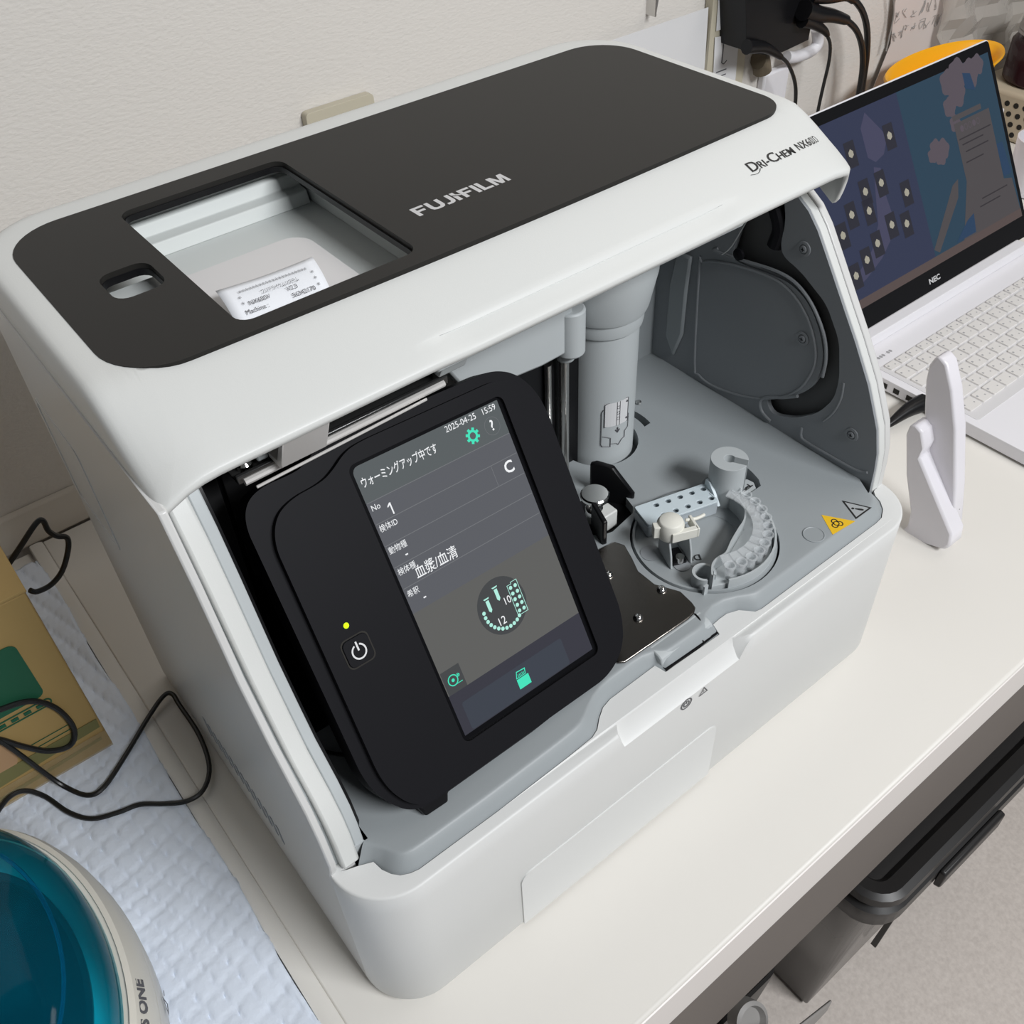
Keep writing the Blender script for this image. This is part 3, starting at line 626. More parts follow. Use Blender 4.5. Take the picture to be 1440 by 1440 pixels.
obj('pictogram_lines', bm, INK, col, smooth=False)
# rods and arm
bm = nb(); tube(bm, [(0.3055, 0.1955, 0.150), (0.3055, 0.1955, 0.262)], 0.0035, 16, 0); obj('guide_rod', bm, METAL, an)
bm = nb(); tube(bm, [(0.2920, 0.1970, 0.150), (0.2920, 0.1970, 0.262)], 0.0026, 14, 0); obj('guide_rod', bm, METAL, an)
bm = nb(); box(bm, 0.300, 0.325, 0.202, 0.206, 0.150, 0.265); obj('rod_backing', bm, BLACK, an)
bm = nb(); prism(bm, [(0.2023,0.3069),(0.2124,0.2885),(0.2240,0.2789),(0.2469,0.2761),(0.2770,0.2736),(0.3045,0.2746),(0.3044,0.3090),(0.2773,0.3356),(0.2439,0.3393)], -0.02, 0.01, M=XZ(0.205)); arm = obj('pipette_arm', bm, LGREY, an, bevel=0.003)
bm = nb(); cyl(bm, (0.3060, 0.1900, 0.2700), 0.0105, 0.0350, 24); cyl(bm, (0.3060, 0.1945, 0.2615), 0.0065, 0.0090, 20); obj('arm_boss', bm, LGREY, arm, bevel=0.0015)
# inner walls of the chamber
bm = nb(); box(bm, 0.325, 0.470, 0.2655, 0.2700, 0.140, 0.376); box(bm, 0.385, 0.420, 0.2450, 0.2660, 0.157, 0.376); obj('chamber_wall', bm, GREY, an, bevel=0.003)
bm = nb(); lathe(bm, (0, 0, 0), [(0.0026, 0), (0.0022, 0.0012), (0, 0.0014)], 16, M=T((0.4080, 0.2205, 0.1570))); obj('screw', bm, CHROME, an)
bm = nb(); lathe(bm, (0, 0, 0), [(0.0020, 0), (0, 0.0002)], 16, M=frame((0.4255, 0.2440, 0.2304), (1, 0, 0), (0, 0, 1))); obj('wall_hole', bm, HOLEM, an)
bm = nb(); box(bm, 0.029, 0.300, 0.200, 0.268, 0.138, 0.366); box(bm, 0.300, 0.326, 0.235, 0.268, 0.138, 0.372); obj('mechanism_housing', bm, BLACK, an)
bm = nb(); prism(bm, rrect(0.055, 0.085, 0.215, 0.330, 0.004, 3), -0.004, 0.0, M=XZ(0.2)); prism(bm, rrect(0.034, 0.048, 0.180, 0.320, 0.003, 3), -0.02, 0.0, M=XZ(0.2)); obj('mechanism_block', bm, mat('soft_black', (0.02, 0.02, 0.021), 0.5), an, bevel=0.001)

# ---- black cup holder behind the touch panel
bm = nb(); prism(bm, bb, 0.140, 0.1480)
prism(bm, [(0.0, 0.0), (0.034, 0.0), (0.034, 0.012), (0.018, 0.034), (0.004, 0.036), (0.0, 0.034)], -0.002, 0.002, M=frame((0.3080, 0.1690, 0.148), (0.55, -0.84, 0), (0, 0, 1)))
prism(bm, [(0.0, 0.0), (0.020, 0.0), (0.020, 0.030), (0.0, 0.032)], -0.002, 0.002, M=frame((0.2830, 0.1380, 0.148), (-0.3, -0.95, 0), (0, 0, 1))); bc = obj('cup_holder', bm, BLACK, an, bevel=0.0012)
bm = nb(); kc = (0.2913, 0.1457, 0.1650)
lathe(bm, (kc[0], kc[1], 0.148), [(0.0070, 0), (0.0070, 0.0150), (0.0060, 0.0165), (0.0035, 0.0175), (0.0035, 0.0240), (0.0105, 0.0270), (0.0105, 0.0290), (0.0095, 0.0300), (0, 0.0300)], 30); obj('steel_knob', bm, CHROME, bc)
bm = nb(); box(bm, kc[0] - 0.006, kc[0] + 0.011, kc[1] - 0.013, kc[1] - 0.002, 0.148, 0.1640); obj('white_block', bm, WHITE, bc, bevel=0.001)

# ---- right inner wall (dark) with its curved slot, and the white rim
RIM = [(0.0345, 0.1485), (0.0355, 0.170), (0.0372, 0.185), (0.0425, 0.2045), (0.0495, 0.2190), (0.0575, 0.2350), (0.0750, 0.2620), (0.0900, 0.2830), (0.1080, 0.3085), (0.1220, 0.3280), (0.1320, 0.3385), (0.1440, 0.3460), (0.1600, 0.3510)]
SLOT_IN = [(0.1917,0.2796),(0.1810,0.2787),(0.1564,0.2815),(0.1382,0.2824),(0.1245,0.2781),(0.1132,0.2694),(0.1032,0.2553),(0.0972,0.2401),(0.0964,0.2249),(0.1008,0.2096),(0.1114,0.1964),(0.1260,0.1868),(0.1379,0.1815)]
SLOT_OUT = [(0.1369,0.1722),(0.1293,0.1667),(0.1098,0.1754),(0.0914,0.1911),(0.0813,0.2095),(0.0804,0.2273),(0.0875,0.2571),(0.1037,0.2796),(0.1306,0.2948),(0.1453,0.2987),(0.1500,0.3067),(0.1485,0.3245),(0.1544,0.3483),(0.1799,0.3395)]
SLOT = [tuple(p) for p in SLOT_IN] + [tuple(p) for p in SLOT_OUT]
bm = nb(); wo = [(y, z) for y, z in RIM] + [(0.200, 0.376), (0.268, 0.376), (0.268, 0.140), (0.0345, 0.140)]
SL = [(min(y, 0.262), min(z, 0.3440)) for y, z in SLOT]
SL = [(y, z) for y, z in SL]
prism(bm, wo, 0.0, 0.0040, [soften(SL, 0.004, 2)], M=YZ(0.4670)); rw = obj('right_inner_wall', bm, DGREY, an, bevel=0.0012)
bm = nb(); prism(bm, wo, 0.0, 0.001, M=YZ(0.4755)); obj('slot_floor', bm, mat('slot_grey', (0.10, 0.10, 0.10), 0.5), an)
def sub(name, pts, d, m, par=rw, bev=0.0008, hole=None): 
    b = nb(); prism(b, pts, -d, 0.001, hole or (), M=YZ(0.4670)); return obj(name, b, m, par, bevel=bev)
dpan = [(0.2192,0.2639),(0.2211,0.2613),(0.2153,0.1718),(0.2093,0.1627),(0.1952,0.1601),(0.1722,0.1642),(0.1473,0.1733),(0.1248,0.1875),(0.1124,0.2012),(0.1059,0.2147),(0.1026,0.2298),(0.1050,0.2435),(0.1135,0.2592),(0.1256,0.2712),(0.1400,0.2782),(0.1560,0.2794),(0.1806,0.2765),(0.2068,0.2703)]
dpan = [tuple(p) for p in smooth_path([(a, b, 0) for a, b in dpan], 3, True)]; dpan = [(p[0], p[1]) for p in dpan]
bm = nb(); tube(bm, [(0.4668, a, b) for a, b in dpan], 0.0011, 8, 0, closed=True); obj('raised_rib', bm, DGREY, rw)
rib2 = [(0.2048,0.2819),(0.2080,0.2788),(0.1802,0.2820),(0.1545,0.2858),(0.1363,0.2856),(0.1225,0.2802),(0.1101,0.2697),(0.0992,0.2543),(0.0944,0.2385),(0.0940,0.2230)]
bm = nb(); tube(bm, [(0.4668, a, b) for a, b in rib2], 0.0012, 8, 4); tube(bm, [(0.4668, a, b) for a, b in [(0.1310,0.1599),(0.1397,0.1634),(0.1437,0.1697),(0.1420,0.1763),(0.1350,0.1817),(0.1247,0.1869),(0.1113,0.1958)]], 0.0014, 8, 4)
tube(bm, [(0.4668, a, b) for a, b in [(0.0762,0.2277),(0.0754,0.2142),(0.0789,0.1991),(0.0853,0.1873)]], 0.0009, 8, 4)
tube(bm, [(0.4668, a, b) for a, b in [(0.1020,0.1710),(0.1011,0.1637),(0.0964,0.1609),(0.0713,0.1611),(0.0488,0.1624),(0.0402,0.1660)]], 0.0011, 8, 4); obj('slot_rib', bm, DGREY, rw)
bm = nb(); prism(bm, [tuple(p) for p in [(0.2437,0.2643),(0.2285,0.2656),(0.2301,0.2346),(0.2301,0.1928),(0.2388,0.1669),(0.2490,0.1834),(0.2489,0.2315)]], -0.003, 0.001, M=YZ(0.4670)); obj('side_boss', bm, GREY, rw, bevel=0.0025)
for p in ((0.4670, 0.1298, 0.3116), (0.4670, 0.1169, 0.2449), (0.4670, 0.0601, 0.1897)):
    Mx = frame(p, (0, -1, 0), (0, 0, 1))
    bm = nb(); lathe(bm, (0, 0, 0), [(0.0056, 0), (0.0054, 0.0008), (0.0036, 0.0010), (0.0034, 0.0002), (0.0028, 0.0004), (0.0026, 0.0014), (0.0016, 0.0018), (0, 0.0018)], 24, M=Mx); s_ = obj('screw', bm, DGREY, rw)
    bm = nb(); box(bm, -0.0015, 0.0015, -0.0003, 0.0003, 0.0018, 0.0020, M=Mx); box(bm, -0.0003, 0.0003, -0.0015, 0.0015, 0.0018, 0.0020, M=Mx); obj('screw_cross', bm, BLACK, rw)
# upper dark pocket with a bracket screw and wire
bm = nb(); tube(bm, [(0.4620, 0.1752, 0.3227), (0.4620, 0.1878, 0.2929), (0.4620, 0.1966, 0.2818)], 0.0005, 6, 3); obj('thin_wire', bm, METAL, rw)
bm = nb(); lathe(bm, (0, 0, 0), [(0.0048, 0), (0.0045, 0.002), (0.002, 0.0028), (0, 0.0028)], 20, M=frame((0.4640, 0.1819, 0.2876), (0, -1, 0), (0, 0, 1))); obj('bracket_screw', bm, BLKM, rw)
bm = nb(); tube(bm, [(0.4700, 0.1602, 0.3297), (0.4700, 0.1540, 0.3171), (0.4700, 0.1563, 0.3025)], 0.006, 10, 4); obj('hose', bm, BLKM, rw)
# white rims: inner band, hairline gap and outer skin
def rim_strip(name, x0, x1, prof, dy0, back, m, par=an, bev=0.0008):
    b = nb(); P_ = [(y + dy0, z) for y, z in prof]; Q = [(y + dy0 + back, z + 0.0 * back) for y, z in prof][::-1]
    prism(b, P_ + Q, x0, x1, M=YZ(0)); return obj(name, b, m, par, bevel=bev)
rim_strip('right_rim', 0.4690, 0.4765, RIM, -0.0005, 0.012, WHITE, bev=0.0012)
rim_strip('right_rim_gap', 0.4765, 0.4774, RIM, 0.001, 0.012, DGREY, bev=0)
bm = nb(); OS = [(y, z) for y, z in RIM] + [(0.200, 0.372), (0.355, 0.372), (0.355, 0.004), (0.036, 0.004)]
prism(bm, [(y + (0.0006 if i < len(RIM) else 0), z) for i, (y, z) in enumerate(OS)], 0.4774, 0.4845, M=YZ(0)); obj('right_side_cover', bm, SIDEW, an, bevel=0.0012)
# left side: outer cover, groove, white band, grey strip, black inside
LSK = [(0.0362, 0.1482), (0.0330, 0.156), (0.0310, 0.165), (0.0345, 0.190), (0.0405, 0.2086), (0.0510, 0.2250), (0.0625, 0.2430), (0.0700, 0.2600), (0.0785, 0.2790), (0.0845, 0.3050), (0.0920, 0.3350), (0.1045, 0.3715)]
bm = nb(); prism(bm, LSK + [(0.200, 0.3715), (0.356, 0.3715), (0.356, 0.004), (0.0365, 0.004)], 0.0, 0.0042, M=YZ(0)); lsc = obj('left_side_cover', bm, SIDEW, an, bevel=0.0010)
LIN = [(0.0335, 0.1485), (0.0360, 0.170), (0.0400, 0.1850), (0.0480, 0.2000), (0.0640, 0.2200), (0.0740, 0.2400), (0.0850, 0.2640), (0.0920, 0.2850), (0.1010, 0.3130), (0.1110, 0.3400), (0.1210, 0.3600), (0.130, 0.370)]
bm = nb(); prism(bm, [(y + 0.006, z) for y, z in LIN] + [(0.30, 0.370), (0.30, 0.148)], 0.0042, 0.0075, M=YZ(0)); obj('left_groove', bm, LGREY, an)
rim_strip('left_rim', 0.0075, 0.0180, LIN, 0.0, 0.03, WHITE, bev=0.0016)
rim_strip('left_strip', 0.0184, 0.0245, LIN, 0.004, 0.05, LGREY, bev=0.0008)
bm = nb(); prism(bm, [(y + 0.006, z) for y, z in LIN if z > 0.157] + [(0.268, 0.370), (0.268, 0.1565), (0.046, 0.1565)], 0.0245, 0.0262, M=YZ(0)); obj('left_inner_wall', bm, BLACK, an)
bm = nb(); box(bm, 0.0262, 0.22, 0.115, 0.205, 0.1562, 0.1570); obj('bay_shade_sheet', bm, BLACK, an)  # black sheet laid on the grey tray as painted shadow behind the panel
bm = nb(); tube(bm, [(0.034, 0.10, 0.160), (0.046, 0.085, 0.162), (0.055, 0.095, 0.160), (0.07, 0.12, 0.159)], 0.0012, 8, 5); obj('inner_wire', bm, CABLE, an)
# side vents and grip on the left cover
for i in range(14):
    y = 0.240 - i * 0.0085
    bm = nb(); prism(bm, [(y, 0.044), (y + 0.0035, 0.044), (y + 0.0035, 0.066), (y, 0.066)], -0.0004, 0.0004, M=YZ(0)); obj('vent_slot', bm, DGREY, lsc, smooth=False)
bm = nb(); prism(bm, rrect(0.270, 0.345, 0.215, 0.300, 0.008, 4), -0.0006, 0.001, [rrect(0.2725, 0.3425, 0.2175, 0.2975, 0.007, 4)], M=YZ(0)); obj('side_grip', bm, SIDEW, lsc, bevel=0.0003)
bm = nb(); box(bm, 0.0008, 0.0150, 0.0350, 0.0700, 0.120, 0.1479); obj('corner_block', bm, HOUS, an)
bm = nb(); box(bm, 0.0184, 0.0266, 0.0375, 0.0700, 0.120, 0.1560); obj('strip_foot', bm, LGREY, an)
bm = nb(); box(bm, 0.4680, 0.4842, 0.0350, 0.0700, 0.120, 0.1479); obj('corner_block', bm, HOUS, an)
bm = nb(); box(bm, 0.0042, 0.4774, 0.350, 0.356, 0.004, 0.372); obj('back_cover', bm, SIDEW, an)
bm = nb(); box(bm, 0.010, 0.475, 0.036, 0.350, 0.004, 0.010); obj('bottom_plate', bm, DGREY, an)
bm = nb(); box(bm, 0.03, 0.46, 0.27, 0.35, 0.01, 0.365); obj('inner_chassis', bm, DGREY, an)
for x in (0.04, 0.44):
    for y in (0.05, 0.32):
        bm = nb(); cyl(bm, (x, y, 0.0006), 0.012, 0.004, 20); obj('foot', bm, BLACK, an)

# ---- hinge bracket and rails above the touch panel
bm = nb(); box(bm, 0.044, 0.168, 0.132, 0.150, 0.3440, 0.3460); box(bm, 0.044, 0.168, 0.1300, 0.1325, 0.3440, 0.3490); box(bm, 0.044, 0.168, 0.145, 0.148, 0.346, 0.372); mat('satin_steel', (0.66, 0.64, 0.62), 0.38, metal=0.35)
rail = obj('hinge_rail', bm, mat('dark_rail', (0.06, 0.06, 0.06), 0.2, metal=0.6), an, bevel=0.0006)
bm = nb(); tube(bm, [(0.046, 0.1260, 0.3480), (0.165, 0.1300, 0.3455)], 0.0019, 8, 0); tube(bm, [(0.050, 0.1230, 0.3445), (0.152, 0.1280, 0.3425)], 0.0008, 8, 0); obj('hinge_rod', bm, MATS['satin_steel'], rail)
bm = nb(); prism(bm, [(0.108, 0.3760), (0.1180, 0.3545), (0.1195, 0.3510), (0.1225, 0.3500), (0.1330, 0.3500), (0.1330, 0.3530), (0.1230, 0.3540), (0.1110, 0.3770)], 0.0630, 0.0880, M=YZ(0)); obj('steel_bracket', bm, MATS['satin_steel'], rail, bevel=0.0006)
bm = nb(); prism(bm, [(0.118, 0.372), (0.1275, 0.3530), (0.1300, 0.3500), (0.135, 0.3500), (0.135, 0.372)], 0.1620, 0.1790, M=YZ(0)); obj('grey_clip', bm, LGREY, rail, bevel=0.0015)
for (x, s) in ((0.052, 1), (0.0945, 1)):
    bm = nb(); lathe(bm, (x, 0.138, 0.346), [(0.0042, 0), (0.0042, 0.003), (0.003, 0.0045), (0, 0.0045)], 18); obj('screw', bm, CHROME, rail)
bm = nb(); box(bm, 0.0570, 0.0630, 0.1320, 0.1400, 0.3500, 0.3580); box(bm, 0.0885, 0.0925, 0.122, 0.130, 0.3600, 0.3680); obj('plastic_tab', bm, LGREY, rail, bevel=0.001)

# ---- touch panel
LO = (0.0978162, 0.0396570, 0.1834028); LM = frame(LO, (0.99701175, 0.03437112, -0.06918231), (0.02804417, 0.56495066, 0.82464797)); k = 0.010283
def LP(pts): return [(a * k, b * k) for a, b in pts]
shell = [(-6.05, 1.2), (-5.7, -0.2), (-4.9, -1.5), (-4.2, -2.05), (-3.4, -2.25), (9.8, -2.2), (11.2, -1.7), (12.2, -0.7), (12.75, 0.9), (12.8, 14.2), (12.5, 15.6), (11.6, 16.9), (10.2, 17.55), (-0.6, 17.75), (-1.3, 17.55), (-2.2, 17.05), (-3.0, 16.95), (-4.6, 17.0), (-5.6, 16.6), (-6.1, 15.6)]
bm = nb(); prism(bm, soften(LP(shell), 0.004), -0.0180, -0.0030, M=LM); pan = obj('touch_panel', bm, BLKM, an, bevel=0.0025, seg=3)
face = [(-5.35, 1.0), (-5.1, -0.2), (-4.5, -1.35), (-3.6, -2.0), (9.7, -2.0), (11.0, -1.5), (11.9, -0.6), (12.45, 0.9), (12.45, 14.1), (12.1, 15.5), (11.3, 16.5), (10.0, 17.0), (1.0, 17.05), (0.0, 16.9), (-1.0, 16.3), (-1.8, 16.0), (-3.6, 15.9), (-4.7, 15.4), (-5.3, 14.2)]
gl = rrect(-0.25 * k, 10.0 * k, -0.35 * k, 16.15 * k, 0.45 * k, 5)
bm = nb(); prism(bm, soften(LP(face), 0.004), -0.0040, 0.0012, [gl], M=LM); obj('panel_face', bm, BLKM, pan, bevel=0.0012)
bm = nb(); prism(bm, gl, -0.0035, -0.0008, M=LM); obj('glass_border', bm, GLOSSB, pan)
def SR(bm, x0, x1, y0, y1, z=-0.0006): flat(bm, LP([(x0, y0), (x1, y0), (x1, y1), (x0, y1)]), LM, z); return bm
bm = nb(); flat(bm, rrect(0, 9.7 * k, 13.95 * k, 15.95 * k, (0.0005, 0.0005, 0.0005, 0.0040), 4), LM, -0.0006); obj('screen_header', bm, SC1, pan, smooth=False)
obj('screen_rows', SR(nb(), 0, 9.7, 7.55, 13.95), SC2, pan, smooth=False)
obj('screen_dial_area', SR(nb(), 0, 9.7, 2.45, 7.55), SC3, pan, smooth=False)
obj('screen_footer', SR(nb(), 0, 9.7, 0.0, 2.45), SC4, pan, smooth=False)
bm = nb(); flat(bm, rrect(0.55 * k, 7.9 * k, 0.05 * k, 1.75 * k, 0.0015, 3), LM, -0.00055); obj('screen_button', bm, SC5, pan, smooth=False)
bm = nb()
for y in (13.95, 12.75, 11.5, 10.25, 9.0): SR(bm, 0.05, 9.65, y - 0.02, y + 0.02, -0.0005)
SR(bm, 7.75, 7.78, 11.5, 12.75, -0.0005); obj('screen_lines', bm, SCL, pan, smooth=False)
bm = nb(); flat(bm, LP(circ(5.15, 5.35, 1.65, 40)), LM, -0.00055); SR(bm, 0.05, 1.3, 2.45, 3.85, -0.00055); obj('screen_dial', bm, SCD, pan, smooth=False)
def ST(bm, s, x, y, size, al='LEFT', bold=0.0, xs=1.0): text(bm, s, size * k, LM @ T((x * k, y * k, -0.0004)), al, bold * k, 0, xs)
bm = nb()
ST(bm, '2025-04-25', 8.05, 15.66, 0.50, 'RIGHT', 0.0, 0.92); ST(bm, '15:59', 9.45, 15.66, 0.50, 'RIGHT', 0.0, 0.92)
ST(bm, 'ウォーミングアップ中です', 0.16, 14.98, 0.62, 'LEFT', 0.004, 0.66)
ST(bm, '?', 8.80, 14.75, 0.85, 'CENTER', 0.012); ST(bm, 'C', 8.85, 12.2, 0.95, 'CENTER', 0.02)
ST(bm, 'No', 0.15, 13.6, 0.46, 'LEFT', 0.0, 0.9); flat(bm, LP([(1.20, 12.85), (1.28, 12.85), (1.28, 13.5), (1.20, 13.5), (1.04, 13.36), (1.04, 13.28), (1.20, 13.38)]), LM, -0.0004)
ST(bm, '検体ID', 0.12, 12.42, 0.44, 'LEFT', 0.0, 0.86); ST(bm, '動物種', 0.12, 11.15, 0.44, 'LEFT', 0.0, 0.86); ST(bm, '検体種', 0.12, 9.9, 0.44, 'LEFT', 0.0, 0.86); ST(bm, '希釈', 0.12, 8.6, 0.44, 'LEFT', 0.0, 0.86)
ST(bm, '-', 1.0, 10.65, 0.6, 'CENTER', 0.01); ST(bm, '-', 1.0, 8.1, 0.6, 'CENTER', 0.01); ST(bm, '血漿/血清', 1.02, 9.40, 0.78, 'LEFT', 0.003, 0.84)
ST(bm, '10', 5.55, 5.45, 0.62, 'CENTER', 0.0, 0.9); ST(bm, '12', 4.75, 4.55, 0.68, 'CENTER', 0.0, 0.9)
obj('screen_text', bm, SCT, pan, smooth=False)
bm = nb()
gear = []
for i in range(8):
    for da, rr in ((-14, 0.33), (-10, 0.46), (10, 0.46), (14, 0.33)):
        a = math.radians(i * 45 + da + 22.5); gear.append((7.40 + rr * math.cos(a), 14.72 + rr * math.sin(a)))
bm2 = nb(); prism(bm2, LP(gear), -0.00045, -0.0004, [LP(circ(7.40, 14.72, 0.20, 20))], M=LM)
prism(bm2, LP(circ(0.62, 3.15, 0.33, 24)), -0.00045, -0.0004, [LP(circ(0.62, 3.15, 0.27, 24))], M=LM); flat(bm2, LP(circ(0.62, 3.15, 0.10, 12)), LM, -0.0004)
SR(bm2, 0.62, 1.15, 2.84, 2.88, -0.0004); ST(bm2, '»', 1.02, 3.30, 0.4, 'CENTER', 0.01)
flat(bm2, LP([(4.2, 0.45), (5.05, 0.45), (5.05, 1.05), (4.2, 1.05)]), LM, -0.0004); prism(bm2, LP([(4.2, 1.1), (4.9, 1.1), (4.98, 1.45), (4.35, 1.5)]), -0.00045, -0.0004, [LP([(4.27, 1.14), (4.86, 1.14), (4.91, 1.40), (4.38, 1.44)])], M=LM)
for i in range(5): SR(bm2, 4.38 + i * 0.1, 4.42 + i * 0.1, 1.16, 1.32, -0.0004)
obj('screen_icons', bm2, SCG, pan, smooth=False)
bm = nb()
for i in range(12):
    a = math.radians(172 + i * 12.3); flat(bm, LP(circ(5.15 + 1.28 * math.cos(a), 5.32 + 1.28 * math.sin(a), 0.115, 12)), LM, -0.0004)
for c in (0, 1):
    for r_ in range(5): flat(bm, LP(circ(6.05 + c * 0.34, 4.55 + r_ * 0.36, 0.115, 12)), LM, -0.0004)
prism(bm, LP([(5.85, 4.3), (6.6, 4.3), (6.6, 6.3), (6.15, 6.3), (6.15, 6.2), (5.85, 6.2)]), -0.00045, -0.0004, [LP([(5.88, 4.33), (6.57, 4.33), (6.57, 6.27), (6.18, 6.27), (6.18, 6.17), (5.88, 6.17)])], M=LM)
for (x, y) in ((4.35, 5.6), (5.1, 5.95)):
    flat(bm, LP([(x - 0.11, y + 0.45), (x + 0.11, y + 0.45), (x + 0.11, y - 0.15), (x, y - 0.28), (x - 0.11, y - 0.15)]), LM, -0.0004); flat(bm, LP([(x - 0.2, y + 0.6), (x + 0.2, y + 0.6), (x + 0.14, y + 0.52), (x - 0.14, y + 0.52)]), LM, -0.0004)
obj('screen_dots', bm, SCP, pan, smooth=False)
bm = nb(); prism(bm, LP(circ(8.80, 14.74, 0.52, 30)), -0.00048, -0.00045, [LP(circ(8.80, 14.74, 0.50, 30))], M=LM); obj('help_ring', bm, SCL, pan, smooth=False)
# power button, light, feet
bm = nb(); prism(bm, rrect(-4.45 * k, -2.80 * k, 6.60 * k, 8.25 * k, 0.35 * k, 4), -0.001, 0.0014, [rrect(-4.38 * k, -2.87 * k, 6.67 * k, 8.18 * k, 0.33 * k, 4)], M=LM); obj('button_gap', bm, HOLEM, pan)
bm = nb(); prism(bm, rrect(-4.36 * k, -2.89 * k, 6.69 * k, 8.16 * k, 0.32 * k, 4), -0.001, 0.0022, M=LM); pb = obj('power_button', bm, BLKM, pan, bevel=0.0005)
bm = nb(); pc = (-3.62, 7.38)
prism(bm, LP(circ(pc[0], pc[1], 0.43, 28, 112, 428) + circ(pc[0], pc[1], 0.34, 28, 112, 428)[::-1]), 0.0023, 0.0024, M=LM); flat(bm, LP([(pc[0] - .05, pc[1] + .05), (pc[0] + .05, pc[1] + .05), (pc[0] + .05, pc[1] + .55), (pc[0] - .05, pc[1] + .55)]), LM, 0.0024); obj('power_symbol', bm, SHEETW, pan, smooth=False)
bm = nb(); flat(bm, LP(circ(-3.67, 8.88, 0.155, 18)), LM, 0.0014); obj('indicator_light', bm, LED, pan, smooth=False)
bm = nb(); prism(bm, LP([(-3.9, -2.2), (-3.7, -2.9), (-2.2, -2.95), (-2.0, -2.5), (6.4, -2.5), (6.6, -2.2)]), -0.016, -0.006, M=LM); prism(bm, LP([(6.2, -2.1), (7.5, -2.1), (7.4, -2.6), (6.6, -2.8)]), -0.015, -0.009, M=LM); obj('panel_foot', bm, BLACK, pan, bevel=0.0012)
bm = nb(); prism(bm, LP([(0, 2), (7, 2), (7, 8), (0, 8)]), -0.060, -0.018, M=LM); obj('panel_mount', bm, BLACK, pan)

# ---- receipt
bm = nb(); rx0, rx1 = 0.0890, 0.1440; rows = []
c0 = (0.0911, 0.2269, 0.3880); c1 = (0.1476, 0.2234, 0.3880); c2 = (0.1429, 0.1957, 0.3770); c3 = (0.0891, 0.2000, 0.3770)
N = 8
A_ = [Vector(c0).lerp(Vector(c3), t / N) for t in range(N + 1)]; B_ = [Vector(c1).lerp(Vector(c2), t / N) for t in range(N + 1)]
grid = []
for t in range(N + 1):
    u = t / N; sag = 0.0025 * math.sin(math.pi * u)
    grid.append([bm.verts.new(A_[t].lerp(B_[t], s / 10) + Vector((0, 0, sag - 0.0010 * math.sin(math.pi * s / 10)))) for s in range(11)])
for t in range(N):
    for s in range(10): bm.faces.new((grid[t][s], grid[t][s + 1], grid[t + 1][s + 1], grid[t + 1][s]))
rc = tag(obj('receipt', bm, PAPER, None, solid=0.00012, sharp=80), 'white printed receipt strip curling up inside the window of the charcoal top', 'paper')
X_ = (Vector(c1) - Vector(c0)).normalized(); Y_ = (Vector(c0) - Vector(c3)).normalized()
bm = nb()
def rt(s, u, v, size, al='LEFT', xs=0.85):
    o_ = Vector(c0).lerp(Vector(c1), u).lerp(Vector(c3).lerp(Vector(c2), u), v) + Vector((0, 0, 0.0025 * math.sin(math.pi * v) + 0.0006))
    Ym = (Y_ - Vector((0, 0, 0.0025 * math.pi * math.cos(math.pi * v) / 0.044))).normalized()
    text(bm, s, size, frame(o_, X_, Ym), al, 0.0, 0, xs)
for i_ in range(21): rt('*', 0.17 + 0.034 * i_, 0.33, 0.0046)
rt('フジドライケムシステム', 0.36, 0.48, 0.0036, xs=0.55); rt('NX600V', 0.20, 0.61, 0.0040); rt('V2.3', 0.60, 0.60, 0.0040); rt('Machine :', 0.13, 0.76, 0.0040); rt('56342170', 0.62, 0.75, 0.0040)
for v in (0.46, 0.60): rt('*', 0.14, v, 0.0044)
for v in (0.45, 0.59, 0.73): rt('*', 0.90, v, 0.0044)
obj('receipt_print', bm, INK, rc, smooth=False)

# ================================================================ router on its cradle
ro = thing('router_cradle', 'white wedge shaped stand holding the slim white router by the laptop', 'stand', (0.62, 0.05, 0))
bm = nb(); prism(bm, [tuple(p) for p in [(0.0668,-0.0101),(0.0441,-0.0032),(0.0188,0.0062),(0.0162,0.0119),(0.0183,0.0257),(0.0684,0.0842),(0.0670,0.0965),(0.0728,0.1088),(0.0795,0.1126),(0.0856,0.1090),(0.0863,0.0990),(0.0751,0.0597),(0.0604,0.0243),(0.0586,0.0046)]], -0.010, 0.010, M=YZ(0.615)); obj('bracket', bm, ROUT, ro, bevel=0.002)
rt_ = thing('router', 'slim white upright router leaning back in its white cradle', 'router', (0.622, 0.05, 0.02))
prof = [tuple(p) for p in [(0.0279,0.0127),(0.0254,0.0209),(0.0354,0.0619),(0.0519,0.1161),(0.0658,0.1496),(0.0775,0.1701),(0.0840,0.1738),(0.0888,0.1720),(0.0921,0.1625),(0.0909,0.1469),(0.0843,0.1202),(0.0737,0.0868),(0.0486,0.0442)]]
bm = nb(); prism(bm, prof, -0.008, 0.008, M=YZ(0.628)); obj('body', bm, ROUT, rt_, bevel=0.004, seg=3)
bm = nb()
for i in range(9):
    p = Vector((0.6290, 0.0541, 0.1103)).lerp(Vector((0.6290, 0.0291, 0.0238)), i / 8); bmesh.ops.create_icosphere(bm, subdivisions=1, radius=0.0009, matrix=T(p + Vector((0, -0.003, 0))))
obj('port_marks', bm, STOOL, rt_)

